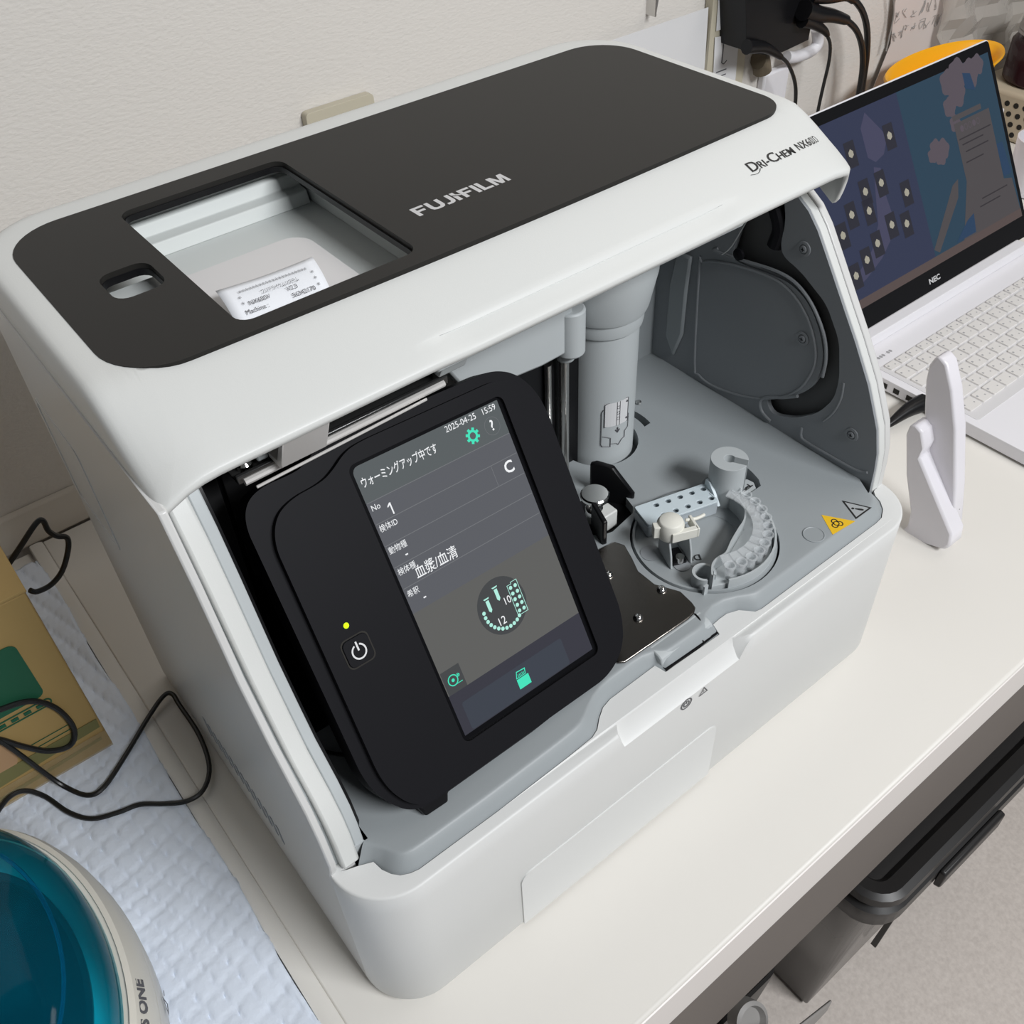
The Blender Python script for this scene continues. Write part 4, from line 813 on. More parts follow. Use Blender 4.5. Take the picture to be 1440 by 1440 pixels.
# ================================================================ laptop
lp = thing('laptop', 'white open laptop with dim desktop on screen, right of the analyzer', 'laptop', (0.955, 0.14, 0))
lx0, lx1 = 0.766, 1.146
bm = nb(); prism(bm, rrect(lx0, lx1, 0.022, 0.262, 0.006, 4), 0.003, 0.0170); obj('base', bm, LAPW, lp, bevel=0.0012)
bm = nb(); prism(bm, rrect(lx0 + 0.010, lx1 - 0.010, 0.098, 0.2185, 0.003, 3), 0.0169, 0.0174); obj('keyboard_bed', bm, mat('bed_white', (0.66, 0.65, 0.66), 0.5), lp)
bm = nb(); prism(bm, [(0.2480, 0.017), (0.2500, 0.0290), (0.2640, 0.0290), (0.2700, 0.0230), (0.2700, 0.017)], lx0 + 0.030, lx1 - 0.030, M=YZ(0)); obj('hinge_bar', bm, LAPW, lp, bevel=0.001)
bm = nb(); prism(bm, rrect(0.900, 1.005, 0.030, 0.090, 0.002, 3), 0.0169, 0.0173); obj('touchpad', bm, LAPW, lp, bevel=0.0002)
for (y0, y1) in ((0.160, 0.174), (0.183, 0.190), (0.198, 0.206)):
    bm = nb(); box(bm, lx0 - 0.0004, lx0 + 0.001, y0, y1, 0.0060, 0.0120); obj('side_port', bm, HOLEM, lp)
bm = nb(); text(bm, '●●● · ●●', 0.006, frame((0.790, 0.2300, 0.0172), (1, 0, 0), (0, 1, 0)), 'LEFT', 0, 0, 0.8); obj('status_marks', bm, KEYT, lp, smooth=False)
def keymesh(w_, d_):
    b = nb(); prism(b, rrect(-w_ / 2, w_ / 2, -d_ / 2, d_ / 2, 0.0014, 2), 0, 0.0016); bmesh.ops.recalc_face_normals(b, faces=b.faces)
    b.verts.ensure_lookup_table()
    for v in b.verts:
        if v.co.z > 0.001: v.co.x *= 0.95; v.co.y *= 0.95
    me = bpy.data.meshes.new('key'); b.to_mesh(me); b.free(); me.materials.append(KEYM); return me
KM = {}
p_ = 0.0190; ky0 = 0.1080
rowsk = [  # widths in pitches
    (0.2115, 0.0105, [1.0] * 15 + [0.25] + [1.0] * 3),
    (0.1945, 0.0160, [1.0] * 15 + [0.25] + [1.0] * 3),
    (0.1755, 0.0160, [1.5] + [1.0] * 12 + [1.5] + [0.25] + [1.0] * 3),
    (0.1565, 0.0160, [1.8] + [1.0] * 12 + [1.2] + [0.25] + [1.0] * 3),
    (0.1375, 0.0160, [2.3] + [1.0] * 11 + [1.7] + [0.25] + [1.0] * 3),
    (0.1185, 0.0160, [1.2, 1.0, 1.2, 1.2, 1.0, 3.0, 1.0, 1.0, 1.0, 1.0, 1.0, 1.4] + [0.25] + [1.0] * 3)]
marks = nb()
for (yc, dd, ws) in rowsk:
    x = lx0 + 0.015; tot = sum(ws); pt = (lx1 - lx0 - 0.028) / tot
    for w_ in ws:
        if w_ != 0.25:
            kk = (round(w_, 2), dd, round(pt, 5))
            if kk not in KM: KM[kk] = keymesh(w_ * pt - 0.0026, dd)
            o = bpy.data.objects.new('key', KM[kk]); link(o, lp, T((x + w_ * pt / 2, yc, 0.0174)))
            cx, cy = x + 0.0042, yc + dd * 0.12
            for (ax, ay, r2) in ((0, 0, 0.0011), (w_ * pt - 0.0105, -dd * 0.2, 0.0008)):
                flat(marks, [(cx + ax - r2, cy + ay - r2), (cx + ax + r2, cy + ay - r2), (cx + ax + r2, cy + ay + r2), (cx + ax - r2, cy + ay + r2)], None, 0.01905)
        x += w_ * pt
mk = obj('key_marks', marks, KEYT, lp, smooth=False); mk['kind'] = 'stuff'
SB = Vector((lx0 + 0.004, 0.2640, 0.0260)); ST_ = Vector((lx0 + 0.004, 0.3900, 0.2320)); LW = lx1 - lx0 - 0.004; SH = (ST_ - SB).length
LSM = frame(SB, (1, 0, 0), ST_ - SB)
bm = nb(); prism(bm, rrect(0, LW, 0, SH, (0.001, 0.001, 0.006, 0.006), 4), -0.006, -0.001, M=LSM); scr = obj('screen_lid', bm, LAPW, lp, bevel=0.0015)
bm = nb(); prism(bm, rrect(0.0015, LW - 0.0015, 0.0, SH - 0.0015, (0.001, 0.001, 0.005, 0.005), 4), -0.0012, 0.0, M=LSM); obj('bezel', bm, BLACK, scr)
sx0, sx1, sy0, sy1 = 0.008, LW - 0.008, 0.026, SH - 0.014
def LR(bm, x0, x1, y0, y1, z): flat(bm, [(sx0 + x0 * (sx1 - sx0), sy0 + y0 * (sy1 - sy0)), (sx0 + x1 * (sx1 - sx0), sy0 + y0 * (sy1 - sy0)), (sx0 + x1 * (sx1 - sx0), sy0 + y1 * (sy1 - sy0)), (sx0 + x0 * (sx1 - sx0), sy0 + y1 * (sy1 - sy0))], LSM, z); return bm
def LPt(pts): return [(sx0 + a * (sx1 - sx0), sy0 + b * (sy1 - sy0)) for a, b in pts]
obj('wallpaper_left', LR(nb(), 0, 0.50, 0.05, 1, 0.0002), LS1, scr, smooth=False)
obj('wallpaper_right', LR(nb(), 0.50, 1, 0.05, 1, 0.0002), LS2, scr, smooth=False)
obj('task_bar', LR(nb(), 0, 1, 0, 0.05, 0.0002), LS8, scr, smooth=False)
#LAPTOP_DETAIL
bm = nb()
flat(bm, LPt([(0.300, 0.90), (0.335, 0.99 - 0.02), (0.385, 0.86), (0.410, 0.80), (0.375, 0.72), (0.330, 0.70), (0.300, 0.74)]), LSM, 0.0004)
flat(bm, LPt([(0.315, 0.68), (0.345, 0.66), (0.335, 0.55), (0.345, 0.40), (0.335, 0.30), (0.250, 0.20), (0.160, 0.14), (0.060, 0.10), (0.05, 0.13), (0.140, 0.20), (0.215, 0.27), (0.270, 0.38), (0.290, 0.52)]), LSM, 0.0004)
flat(bm, LPt([(0.045, 0.09), (0.095, 0.11), (0.075, 0.06), (0.050, 0.06)]), LSM, 0.0004); obj('map_shape', bm, LS3, scr, smooth=False)
tiles = [(0.230, 0.80), (0.420, 0.80), (0.250, 0.58), (0.330, 0.585), (0.165, 0.50), (0.245, 0.475), (0.105, 0.42), (0.042, 0.38), (0.330, 0.345), (0.400, 0.31), (0.245, 0.29), (0.180, 0.235), (0.115, 0.185), (0.050, 0.155), (0.435, 0.47)]
tl = nb(); bl = nb()
for (u, v) in tiles:
    flat(tl, LPt([(u - 0.024, v - 0.075), (u + 0.024, v - 0.075), (u + 0.024, v + 0.065), (u - 0.024, v + 0.065)]), LSM, 0.0006)
    flat(bl, LPt([(u - 0.011, v - 0.012), (u, v - 0.024), (u + 0.011, v - 0.012), (u + 0.011, v + 0.008), (u, v + 0.024), (u - 0.011, v + 0.008)]), LSM, 0.0008)
obj('weather_tiles', tl, LS4, scr, smooth=False); obj('weather_icons', bl, LS5, scr, smooth=False)
bm = nb(); text(bm, '57', 0.026, LSM @ T((sx0 + 0.095 * (sx1 - sx0), sy0 + 0.84 * (sy1 - sy0), 0.0006)), 'CENTER', -0.0003, 0, 0.8); obj('clock_digits', bm, LSA, scr, smooth=False)
bm = nb()
for (u, v, s_) in ((0.76, 0.93, 0.045), (0.82, 0.96, 0.05), (0.88, 0.93, 0.05), (0.74, 0.80, 0.035), (0.79, 0.86, 0.05), (0.93, 0.96, 0.035), (0.75, 0.70, 0.03), (0.625, 0.62, 0.032), (0.66, 0.60, 0.035), (0.64, 0.57, 0.033), (0.60, 0.59, 0.025)):
    flat(bm, [(sx0 + u * (sx1 - sx0) + s_ * 0.33 * math.cos(t) * (1 + 0.10 * math.cos(5 * t)), sy0 + v * (sy1 - sy0) + s_ * 0.33 * math.sin(t) * (1 + 0.10 * math.cos(5 * t))) for t in [i * math.pi / 12 for i in range(24)]], LSM, 0.0004 + 0.0001 * (u * 3 % 1))
obj('blossom', bm, LS7, scr, smooth=False)
bm = nb(); flat(bm, LPt([(0.50, 0.09), (0.525, 0.06), (0.68, 0.30), (0.70, 0.40), (0.665, 0.38), (0.62, 0.30)]), LSM, 0.0005)
LR(bm, 0.74, 0.94, 0.05, 0.70, 0.0007); flat(bm, LPt([(0.66, 0.05), (0.995, 0.05), (0.985, 0.25), (0.74, 0.36)]), LSM, 0.0006); LR(bm, 0.74, 0.90, 0.715, 0.745, 0.0007); obj('page_window', bm, LS6, scr, smooth=False)
bm = nb(); flat(bm, LPt([(0.62, 0.06), (0.73, 0.06), (0.74, 0.17), (0.70, 0.15)]), LSM, 0.0008); flat(bm, LPt([(0.945, 0.28), (0.99, 0.28), (0.975, 0.48), (0.94, 0.48)]), LSM, 0.0005); flat(bm, LPt([(0.84, 0.86), (0.89, 0.83), (0.88, 0.93), (0.84, 0.95)]), LSM, 0.0009); obj('blue_patches', bm, LSB, scr, smooth=False)
bm = nb()
for (u0, u1, v) in ((0.75, 0.93, 0.60), (0.76, 0.88, 0.565), (0.77, 0.90, 0.52), (0.76, 0.86, 0.46), (0.80, 0.95, 0.22), (0.78, 0.90, 0.18)): LR(bm, u0, u1, v, v + 0.008, 0.0009)
obj('page_lines', bm, LS9, scr, smooth=False)
bm = nb(); text(bm, '●○○●○', 0.010, LSM @ T((sx0 + 0.765 * (sx1 - sx0), sy0 + 0.655 * (sy1 - sy0), 0.0009)), 'LEFT', 0, 0, 0.9); obj('page_heading', bm, LS7, scr, smooth=False)

bm = nb(); text(bm, 'NEC', 0.0085, LSM @ T((LW * 0.47, 0.0125, 0.0002)), 'CENTER', 0.0003, 0, 1.3); obj('maker_lettering', bm, SILVER, scr, smooth=False)

# plug and cable at the laptop's side
bm = nb(); pg = thing('charging_cable', 'black cable with moulded plug pushed into the left side of the laptop', 'cable', (0.74, 0.16, 0.0))
a = Vector((0.7676, 0.1545, 0.0120)); b = Vector((0.7430, 0.1578, 0.0115)); c = Vector((0.7117, 0.1591, 0.0065))
tube(bm, [a, b, c], lambda t: 0.0098 - 0.0072 * t ** 1.5, 12, 5); obj('plug', bm, BLACK, pg)
bm = nb(); tube(bm, [c, (c.x - 0.02, c.y + 0.015, 0.0035), (0.640, 0.240, 0.003), (0.60, 0.36, 0.0025), (0.62, 0.50, 0.0025)], 0.0022, 8, 6); obj('cord', bm, CABLE, pg)

#REST
# ================================================================ quilted sheet, cardboard box, centrifuge, cable
bm = nb(); gx, gy = 200, 280; X0, X1, Y0, Y1 = -0.56, -0.0372, -0.16, 0.56; G = []
for j in range(gy + 1):
    row = []
    for i in range(gx + 1):
        x = X0 + (X1 - X0) * i / gx; y = Y0 + (Y1 - Y0) * j / gy
        u = (x * 0.97 + y * 0.24 + 0.002 * math.sin(y * 40)) / 0.0135; v = (-x * 0.24 + y * 0.97 + 0.002 * math.sin(x * 55)) / 0.0185
        qa = min(1, (abs(math.sin(math.pi * u)) * 2.2)); qb = min(1, (abs(math.sin(math.pi * v)) * 2.6)); q = qa * (0.45 + 0.55 * qb) - 0.6 * (1 - qa)
        wv = 0.0009 * math.sin(x * 61 + y * 23) + 0.0008 * math.sin(y * 47 - x * 31 + 1) + 0.0006 * math.sin(x * 140 + math.sin(y * 60) * 2)
        row.append(bm.verts.new((x + 0.0012 * math.sin(y * 37 + 2), y, -0.0004 + 0.0018 * q + wv * 0.6)))
    G.append(row)
for j in range(gy):
    for i in range(gx): bm.faces.new((G[j][i], G[j][i + 1], G[j + 1][i + 1], G[j + 1][i]))
pad = tag(obj('absorbent_sheet', bm, PADM, None, solid=0.002, sharp=80, origin=(-0.3, 0.2, -0.001)), 'pale blue quilted absorbent sheet spread under the centrifuge and cardboard box', 'sheet')

cbx = thing('cardboard_box', 'brown cardboard box with a green printed square, behind the centrifuge', 'box', (-0.16, 0.42, 0.002))
bm = nb(); box(bm, -0.270, -0.0600, 0.3160, 0.520, 0.0036, 0.1830); obj('box_body', bm, CARD, cbx, bevel=0.0015)
bm = nb(); box(bm, -0.272, -0.0585, 0.3150, 0.417, 0.1832, 0.1860, M=None); obj('flap', bm, CARD, cbx, bevel=0.0008)
bm = nb(); box(bm, -0.272, -0.0585, 0.4180, 0.521, 0.1832, 0.1865); obj('flap', bm, CARD, cbx, bevel=0.0008)
FY = XZ(0.3155)
def fc(pts): return [tuple(p) for p in pts]
bm = nb(); prism(bm, rrect(-0.190, -0.0815, 0.090, 0.1480, (0.003, 0.006, 0.006, 0.003), 4), -0.0006, -0.0001, M=FY); obj('green_print', bm, CARDG, cbx, smooth=False)
bm = nb(); prism(bm, [(-0.262, 0.020), (-0.062, 0.030), (-0.0615, 0.040), (-0.262, 0.040)], -0.0006, -0.0001, M=FY); prism(bm, [(-0.262, 0.0045), (-0.0650, 0.0160), (-0.0650, 0.0190), (-0.262, 0.0100)], -0.0006, -0.0001, M=FY); obj('olive_stripe', bm, CARDO, cbx, smooth=False)
bm = nb(); prism(bm, rrect(-0.150, -0.0800, 0.078, 0.0860, 0.004, 4), -0.0006, -0.0001, [rrect(-0.149, -0.081, 0.079, 0.085, 0.003, 4)], M=FY)
for i in range(7): box(bm, -0.145 + i * 0.009, -0.140 + i * 0.009, 0.3146, 0.3152, 0.0805, 0.0835)
prism(bm, rrect(-0.110, -0.0780, 0.044, 0.0500, 0.003, 4), -0.0006, -0.0001, [rrect(-0.1095, -0.0785, 0.0445, 0.0495, 0.0025, 4)], M=FY); obj('small_print', bm, CARDG, cbx, smooth=False)
bm = nb(); prism(bm, circ(-0.140, 0.052, 0.022, 24), -0.0005, -0.0001, M=FY); obj('pale_print', bm, mat('faded_print', (0.42, 0.26, 0.14), 0.7), cbx, smooth=False)
bm = nb(); box(bm, -0.262, -0.060, 0.3148, 0.3152, 0.0040, 0.0240); obj('tape_strip', bm, TAPE, cbx, smooth=False)

ce = thing('mini_centrifuge', 'round cream mini centrifuge with a clear blue domed lid', 'centrifuge', (-0.188, 0.112, 0.002))
CX, CY = -0.179, 0.130
def ell(prof, n=64, sx=1.0, sy=1.0):
    return Matrix.Translation((CX, CY, 0)) @ Matrix.Diagonal((sx, sy, 1, 1)) @ Matrix.Translation((-CX, -CY, 0))
E1 = ell(None, sx=0.82, sy=1.40)
bm = nb(); lathe(bm, (CX, CY, 0), [(0.078, 0.003), (0.086, 0.006), (0.092, 0.030), (0.094, 0.052), (0.0925, 0.054), (0, 0.054)], 72, M=E1); obj('base', bm, CENTG, ce, sharp=40)
bm = nb(); lathe(bm, (CX, CY, 0), [(0.0925, 0.0545), (0.0930, 0.064), (0.0900, 0.078), (0.0870, 0.0860), (0.0835, 0.0885), (0.0830, 0.0870), (0.0795, 0.0870), (0.0790, 0.0862), (0.0620, 0.0858), (0.0600, 0.060), (0, 0.058)], 72, M=E1); bd = obj('upper_body', bm, CENT, ce, sharp=30)
def onb(a, h, rr): return E1 @ Vector((CX + rr * math.cos(a), CY + rr * math.sin(a), h))
bm = nb(); a = math.radians(-27.5); oo = onb(a, 0.0795, 0.0905); tx = (onb(a + 0.05, 0.0795, 0.0905) - oo).normalized(); ty = (onb(a, 0.086, 0.0855) - oo).normalized()
text(bm, 'AS ONE', 0.0100, frame(oo + tx.cross(ty) * 0.0010, tx, ty), 'CENTER', 0.0004, 0, 1.00)
for v in bm.verts:   # wrap the lettering around the body
    p = E1.inverted() @ v.co; d = Vector((p.x - CX, p.y - CY)); L = d.length
    z = p.z; rr = 0.0925 - max(0, (z - 0.066)) * 0.30 + 0.0004
    if z > 0.076: rr = 0.0905 - (z - 0.078) * 0.62 + 0.0006
    d = d / L * rr; v.co = E1 @ Vector((CX + d.x, CY + d.y, z))
obj('maker_lettering', bm, INK, bd, smooth=False)
bm = nb(); a = math.radians(-20); oo = onb(a, 0.044, 0.0942); tx = (onb(a + 0.05, 0.040, 0.0940) - oo).normalized(); MM = frame(oo + Vector((0.0006, -0.0002, 0)), tx, (0, 0, 1))
prism(bm, [(0, 0.006), (-0.006, -0.004), (0.006, -0.004)], 0, 0.0001, [[(0, 0.0035), (-0.0035, -0.0025), (0.0035, -0.0025)]], M=MM); box(bm, 0.009, 0.014, 0.0, 0.0008, -0.0004, -0.0002, M=MM); obj('warning_print', bm, INK, ce, smooth=False)
bm = nb(); lathe(bm, (CX, CY, 0), [(0.066, 0.060), (0.067, 0.074), (0.050, 0.080), (0.030, 0.094), (0.014, 0.098), (0, 0.098)], 48, M=Matrix.Translation((CX, CY, 0)) @ Matrix.Diagonal((0.80, 0.86, 1, 1)) @ Matrix.Translation((-CX, -CY, 0))); obj('rotor', bm, ROTOR, ce, sharp=30)
bm = nb(); lathe(bm, (CX, CY, 0), [(0.0620, 0.0862), (0.0620, 0.0878), (0.058, 0.0885), (0.052, 0.094), (0.030, 0.104), (0.012, 0.107), (0, 0.107)], 64, M=E1); obj('rotor_cover', bm, ROTOR, ce, sharp=30)
bm = nb(); lathe(bm, (CX, CY, 0), [(0.0800, 0.0880), (0.0800, 0.098), (0.0770, 0.112), (0.0690, 0.127), (0.0520, 0.138), (0.0280, 0.144), (0, 0.145)], 72, M=E1)
bmesh.ops.delete(bm, geom=[f for f in bm.faces if len(f.verts) > 4], context='FACES_ONLY')
obj('lid', bm, BLUEL, ce, sharp=60)
bm = nb()
tube(bm, [E1 @ Vector((CX + 0.060 * math.cos(t), CY + 0.060 * math.sin(t), 0.1275)) for t in [math.radians(q) for q in range(0, 360, 15)]], 0.0012, 8, 2, closed=True); obj('lid_ridge', bm, BLUEL, ce)

Z = 'z'
cab = [(-0.1395,0.3924,0.0080),(-0.1287,0.3731,0.0080),(-0.1185,0.3445,0.0080),(-0.1118,0.3235,0.0080),(-0.1032,0.3012,0.0080),(-0.0924,0.2829,0.0080),(-0.0800,0.2818,0.0080),(-0.0567,0.2976,0.0080),(-0.0277,0.3201,0.0080),(-0.0101,0.3295,0.0080),(-0.0022,0.3265,0.0080),(0.0022,0.3128,0.0080),(-0.0031,0.2777,0.0080),(-0.0102,0.2464,0.0080),(-0.0225,0.2307,0.0080),(-0.0361,0.2298,0.0080),(-0.0503,0.2386,0.0080),(-0.0650,0.2501,0.0080),(-0.0799,0.2543,0.0080),(-0.0971,0.2619,0.0080),(-0.1088,0.2783,0.0080),(-0.1179,0.3027,0.0080),(-0.1281,0.3158,0.0080),(-0.1397,0.3178,0.0080),(-0.1533,0.3080,0.0080),(-0.1693,0.2923,0.0080)]
bm = nb(); pts = []
for i, p in enumerate(cab):
    z = 0.0055 if i not in (9, 10, 11) else 0.0075
    pts.append((p[0] if p[0] < -0.004 else -0.004, p[1], z))
pts = [tuple(q) for q in [(-0.1288,0.3110,0.0925),(-0.1214,0.3110,0.0745),(-0.1150,0.3110,0.0457),(-0.1106,0.3110,0.0226)]] + pts[4:-4] + [tuple(q) for q in [(-0.1275,0.3110,0.0136),(-0.1387,0.3110,0.0160),(-0.1539,0.3110,0.0044)]]
pts = [(a, b, max(c, 0.0050)) for a, b, c in pts]
tube(bm, pts, 0.0019, 9, 5); tag(obj('black_cable', bm, CABLE, None), 'black cord looping on the blue sheet between centrifuge and analyzer', 'cord')
bm = nb(); pts = [(-0.1272,0.3120,0.1070),(-0.1103,0.3120,0.1013),(-0.0970,0.3120,0.0974),(-0.0874,0.3120,0.0895),(-0.0797,0.3120,0.0726),(-0.0773,0.3120,0.0502),(-0.0815,0.3120,0.0354),(-0.0894,0.3120,0.0318),(-0.1011,0.3120,0.0398),(-0.1124,0.3120,0.0579),(-0.1210,0.3120,0.0747),(-0.1310,0.3120,0.0865)]
tube(bm, pts, 0.0021, 9, 5); tag(obj('loose_cable', bm, CABLE, None), 'black cord looped against the front of the cardboard box', 'cord')
bm = nb(); pts = [(-0.0930,0.3850,0.1256),(-0.0691,0.3850,0.1468),(-0.0481,0.3850,0.1636),(-0.0317,0.3850,0.1768),(-0.0264,0.3850,0.1770),(-0.0262,0.3850,0.1667),(-0.0228,0.3850,0.1586),(-0.0173,0.3850,0.1534),(-0.0200,0.3850,0.1431),(-0.0303,0.3850,0.1269),(-0.0418,0.3850,0.1192),(-0.0527,0.3850,0.1192),(-0.0564,0.3850,0.1235)]
tube(bm, pts, 0.0021, 9, 5); tag(obj('hanging_cord', bm, CABLE, None), 'black cord rising in a bend behind the cardboard box near the wall', 'cord')

# ================================================================ things on the back wall
bm = nb(); prism(bm, rrect(0.336, 0.409, 0.190, 0.309, 0.004, 4), -0.009, 0.0, M=XZ(0.599)); tag(obj('outlet_plate', bm, BEIGEP, None, bevel=0.003, seg=3), 'beige switch plate on the wall just above the top edge of the analyzer', 'plate')
def sheet(name, pts, y, m, label, cat='paper', th=0.0008, group=None, curl=0.004):
    b = nb(); prism(b, pts, -th, 0, M=XZ(y)); o = obj(name, b, m, None, smooth=False); return tag(o, label, cat, group)
sheet('paper_sheet', [(0.700, 0.284), (0.868, 0.285), (0.876, 0.120), (0.700, 0.120)], 0.592, SHEETW, 'large plain white sheet on the wall behind the top corner of the analyzer')
bm = nb(); box(bm, 0.775, 0.7775, 0.586, 0.600, 0.296, 0.320); tube(bm, [(0.778, 0.588, 0.300), (0.782, 0.588, 0.322)], 0.0012, 6, 0); tag(obj('wall_hook', bm, METAL, None), 'small metal hook above the large white sheet on the wall', 'hook')
bm = nb(); prism(bm, rrect(0.871, 0.9400, 0.110, 0.420, 0.002, 2), -0.012, 0, M=XZ(0.599)); tag(obj('wall_panel', bm, BEIGEP, None, bevel=0.002), 'tall beige panel on the wall left of the black power adapter', 'panel')
sheet('white_card', [(0.879, 0.258), (0.912, 0.257), (0.905, 0.420), (0.872, 0.420)], 0.586, SHEETW, 'narrow white card at the top of the beige wall panel', 'card')
lb = sheet('label_sheet', [(0.878, 0.251), (0.921, 0.246), (0.926, 0.150), (0.886, 0.150)], 0.586, SHEETW, 'small white label with faint print below the narrow white card')
bm = nb()
for z in (0.208, 0.202, 0.190): box(bm, 0.886, 0.904, 0.5848, 0.5852, z, z + 0.0012)
box(bm, 0.8935, 0.8950, 0.5848, 0.5852, 0.218, 0.246); tube(bm, [(0.8935, 0.585, 0.219), (0.898, 0.585, 0.216), (0.903, 0.585, 0.219)], 0.0005, 6, 3); obj('faint_print', bm, INK, lb, smooth=False)
# adapter with plugs
ad = thing('power_adapter', 'large black power adapter hanging on the wall above the laptop', 'adapter', (0.97, 0.57, 0.21))
bm = nb(); prism(bm, [tuple(p) for p in [(0.8705,0.3304),(0.8895,0.2422),(0.9058,0.2351),(0.9437,0.2244),(0.9670,0.2254),(1.0049,0.2280),(1.0060,0.2491),(1.0081,0.2805),(1.0013,0.3049)]], -0.0, 0.045, M=XZ(0.545)); obj('adapter_body', bm, BLACK, ad, bevel=0.004)
bm = nb(); tube(bm, [(0.8824,0.5400,0.2498),(0.9109,0.5400,0.2431),(0.9307,0.5400,0.2336),(0.9486,0.5400,0.2227)], lambda t: 0.0085 - 0.005 * t, 12, 4); obj('plug', bm, BLACK, ad)
bm = nb(); tube(bm, [(0.9721,0.5350,0.2714),(1.0012,0.5350,0.2603),(1.0303,0.5350,0.2524),(1.0615,0.5350,0.2406)], lambda t: 0.0120 - 0.006 * t, 12, 4); obj('plug', bm, BLACK, ad)
bm = nb(); tube(bm, [(0.9723,0.5350,0.2603),(0.9927,0.5350,0.2526),(1.0179,0.5350,0.2388),(1.0287,0.5350,0.2298)], lambda t: 0.0090 - 0.006 * t, 12, 4); obj('plug', bm, BLACK, ad)
bm = nb(); tube(bm, [(0.9814,0.5350,0.2849),(1.0166,0.5350,0.2760),(1.0521,0.5350,0.2702),(1.0686,0.5350,0.2619)], lambda t: 0.0090 - 0.004 * t, 12, 4); obj('plug', bm, BLACK, ad)
bm = nb(); tube(bm, [(0.9665,0.5880,0.2034),(0.9725,0.5880,0.2002),(0.9780,0.5880,0.1867)], 0.012, 12, 3); tag(obj('cable_clamp', bm, mat('tan_rubber', (0.16, 0.13, 0.09), 0.6), None), 'small tan cable clamp on the wall under the black adapter', 'clamp')
bm = nb(); tube(bm, [(1.0657,0.5800,0.2198),(1.0739,0.5800,0.2005),(1.0617,0.5800,0.1928),(1.0304,0.5800,0.1933),(1.0127,0.5800,0.1976)], 0.0075, 12, 5); tag(obj('white_conduit', bm, LAPW, None), 'short white conduit curving around under the black adapter', 'conduit')
for nm, pts_, r_, lab in (
    ('adapter_cable', [(0.9535,0.5450,0.2212),(0.9712,0.5450,0.2077),(0.9890,0.5450,0.1843),(0.9973,0.5450,0.1619),(1.0001,0.5450,0.1339),(0.9995,0.5450,0.1012)], 0.0024, 'thin black cable dropping from the adapter down behind the analyzer'),
    ('adapter_cable', [(1.0360,0.5450,0.2292),(1.0501,0.5450,0.2141),(1.0554,0.5450,0.1913),(1.0527,0.5450,0.1608),(1.0507,0.5450,0.1320),(1.0503,0.5450,0.0959)], 0.0022, 'thin black cable falling straight between adapter and laptop screen'),
    ('adapter_cable', [(1.0806,0.5480,0.2336),(1.1064,0.5480,0.2159),(1.1264,0.5480,0.1912),(1.1380,0.5480,0.1612),(1.1416,0.5480,0.1275),(1.1420,0.5480,0.0884)], 0.0040, 'thick black cable falling behind the laptop screen, inner one'),
    ('adapter_cable', [(1.0895,0.5520,0.2574),(1.1164,0.5520,0.2367),(1.1358,0.5520,0.2101),(1.1474,0.5520,0.1762),(1.1529,0.5520,0.1330),(1.1587,0.5520,0.0826)], 0.0042, 'thick black cable falling behind the laptop screen, outer one')):
    bm = nb(); tube(bm, pts_, r_, 10, 5); tag(obj(nm, bm, CABLE, None), lab, 'cable')
bm = nb(); box(bm, 0.985, 1.035, 0.588, 0.600, -0.0, 0.180); tag(obj('cable_cover', bm, LAPW, None, bevel=0.003), 'white vertical cable cover on the wall behind the black cables', 'cover')
# handwritten note
nt_ = sheet('handwritten_note', [(1.2425,0.2411),(1.2600,0.1528),(1.2375,0.0910),(1.4203,0.0965),(1.5359,0.1323),(1.5485,0.1803)], 0.590, NOTE, 'pinkish paper with two lines of pencil handwriting on the wall')
bm = nb(); rnd = random.Random(3)
for (a_, b_, n_) in (((1.2601, 0.5880, 0.1882), (1.3894, 0.5880, 0.1878), 7), ((1.2610, 0.5880, 0.1645), (1.4634, 0.5880, 0.1625), 13)):
    A = Vector(a_); B = Vector(b_); d = (B - A)
    for i in range(n_):
        o_ = A + d * ((i + rnd.uniform(-0.15, 0.15)) / n_); h = 0.012
        for s_ in range(rnd.choice((2, 3, 3))):
            q = [o_ + Vector((rnd.uniform(-0.006, 0.009), 0, rnd.uniform(-h, h) * 0.8)) for _ in range(3)]; tube(bm, q, 0.0004, 4, 3)
obj('pencil_marks', bm, STOOL, nt_, smooth=False)
bm = nb(); tube(bm, [(1.2332,0.5860,0.2261),(1.2461,0.5860,0.1963),(1.2470,0.5860,0.1681),(1.2467,0.5860,0.1472)], 0.0012, 6, 4); tag(obj('thin_string', bm, STOOL, None), 'thin grey string hanging at the left edge of the handwritten note', 'string')
# crumpled film
bm = nb(); G = []
for j in range(15):
    row = []
    for i in range(19):
        x = 1.36 + 0.42 * i / 18; z = 0.04 + 0.24 * j / 14
        row.append(bm.verts.new((x, 0.575 + 0.008 * math.sin(i * 1.7 + j) + 0.006 * math.sin(j * 2.3 + i * 0.7) + rnd.uniform(-.003, .003), z)))
    G.append(row)
for j in range(14):
    for i in range(18): bm.faces.new((G[j][i], G[j][i + 1], G[j + 1][i + 1], G[j + 1][i]))
tag(obj('plastic_bag', bm, FILMM, None, solid=0.0003, sharp=20), 'crumpled clear plastic bag against the wall above the dark jar', 'bag')

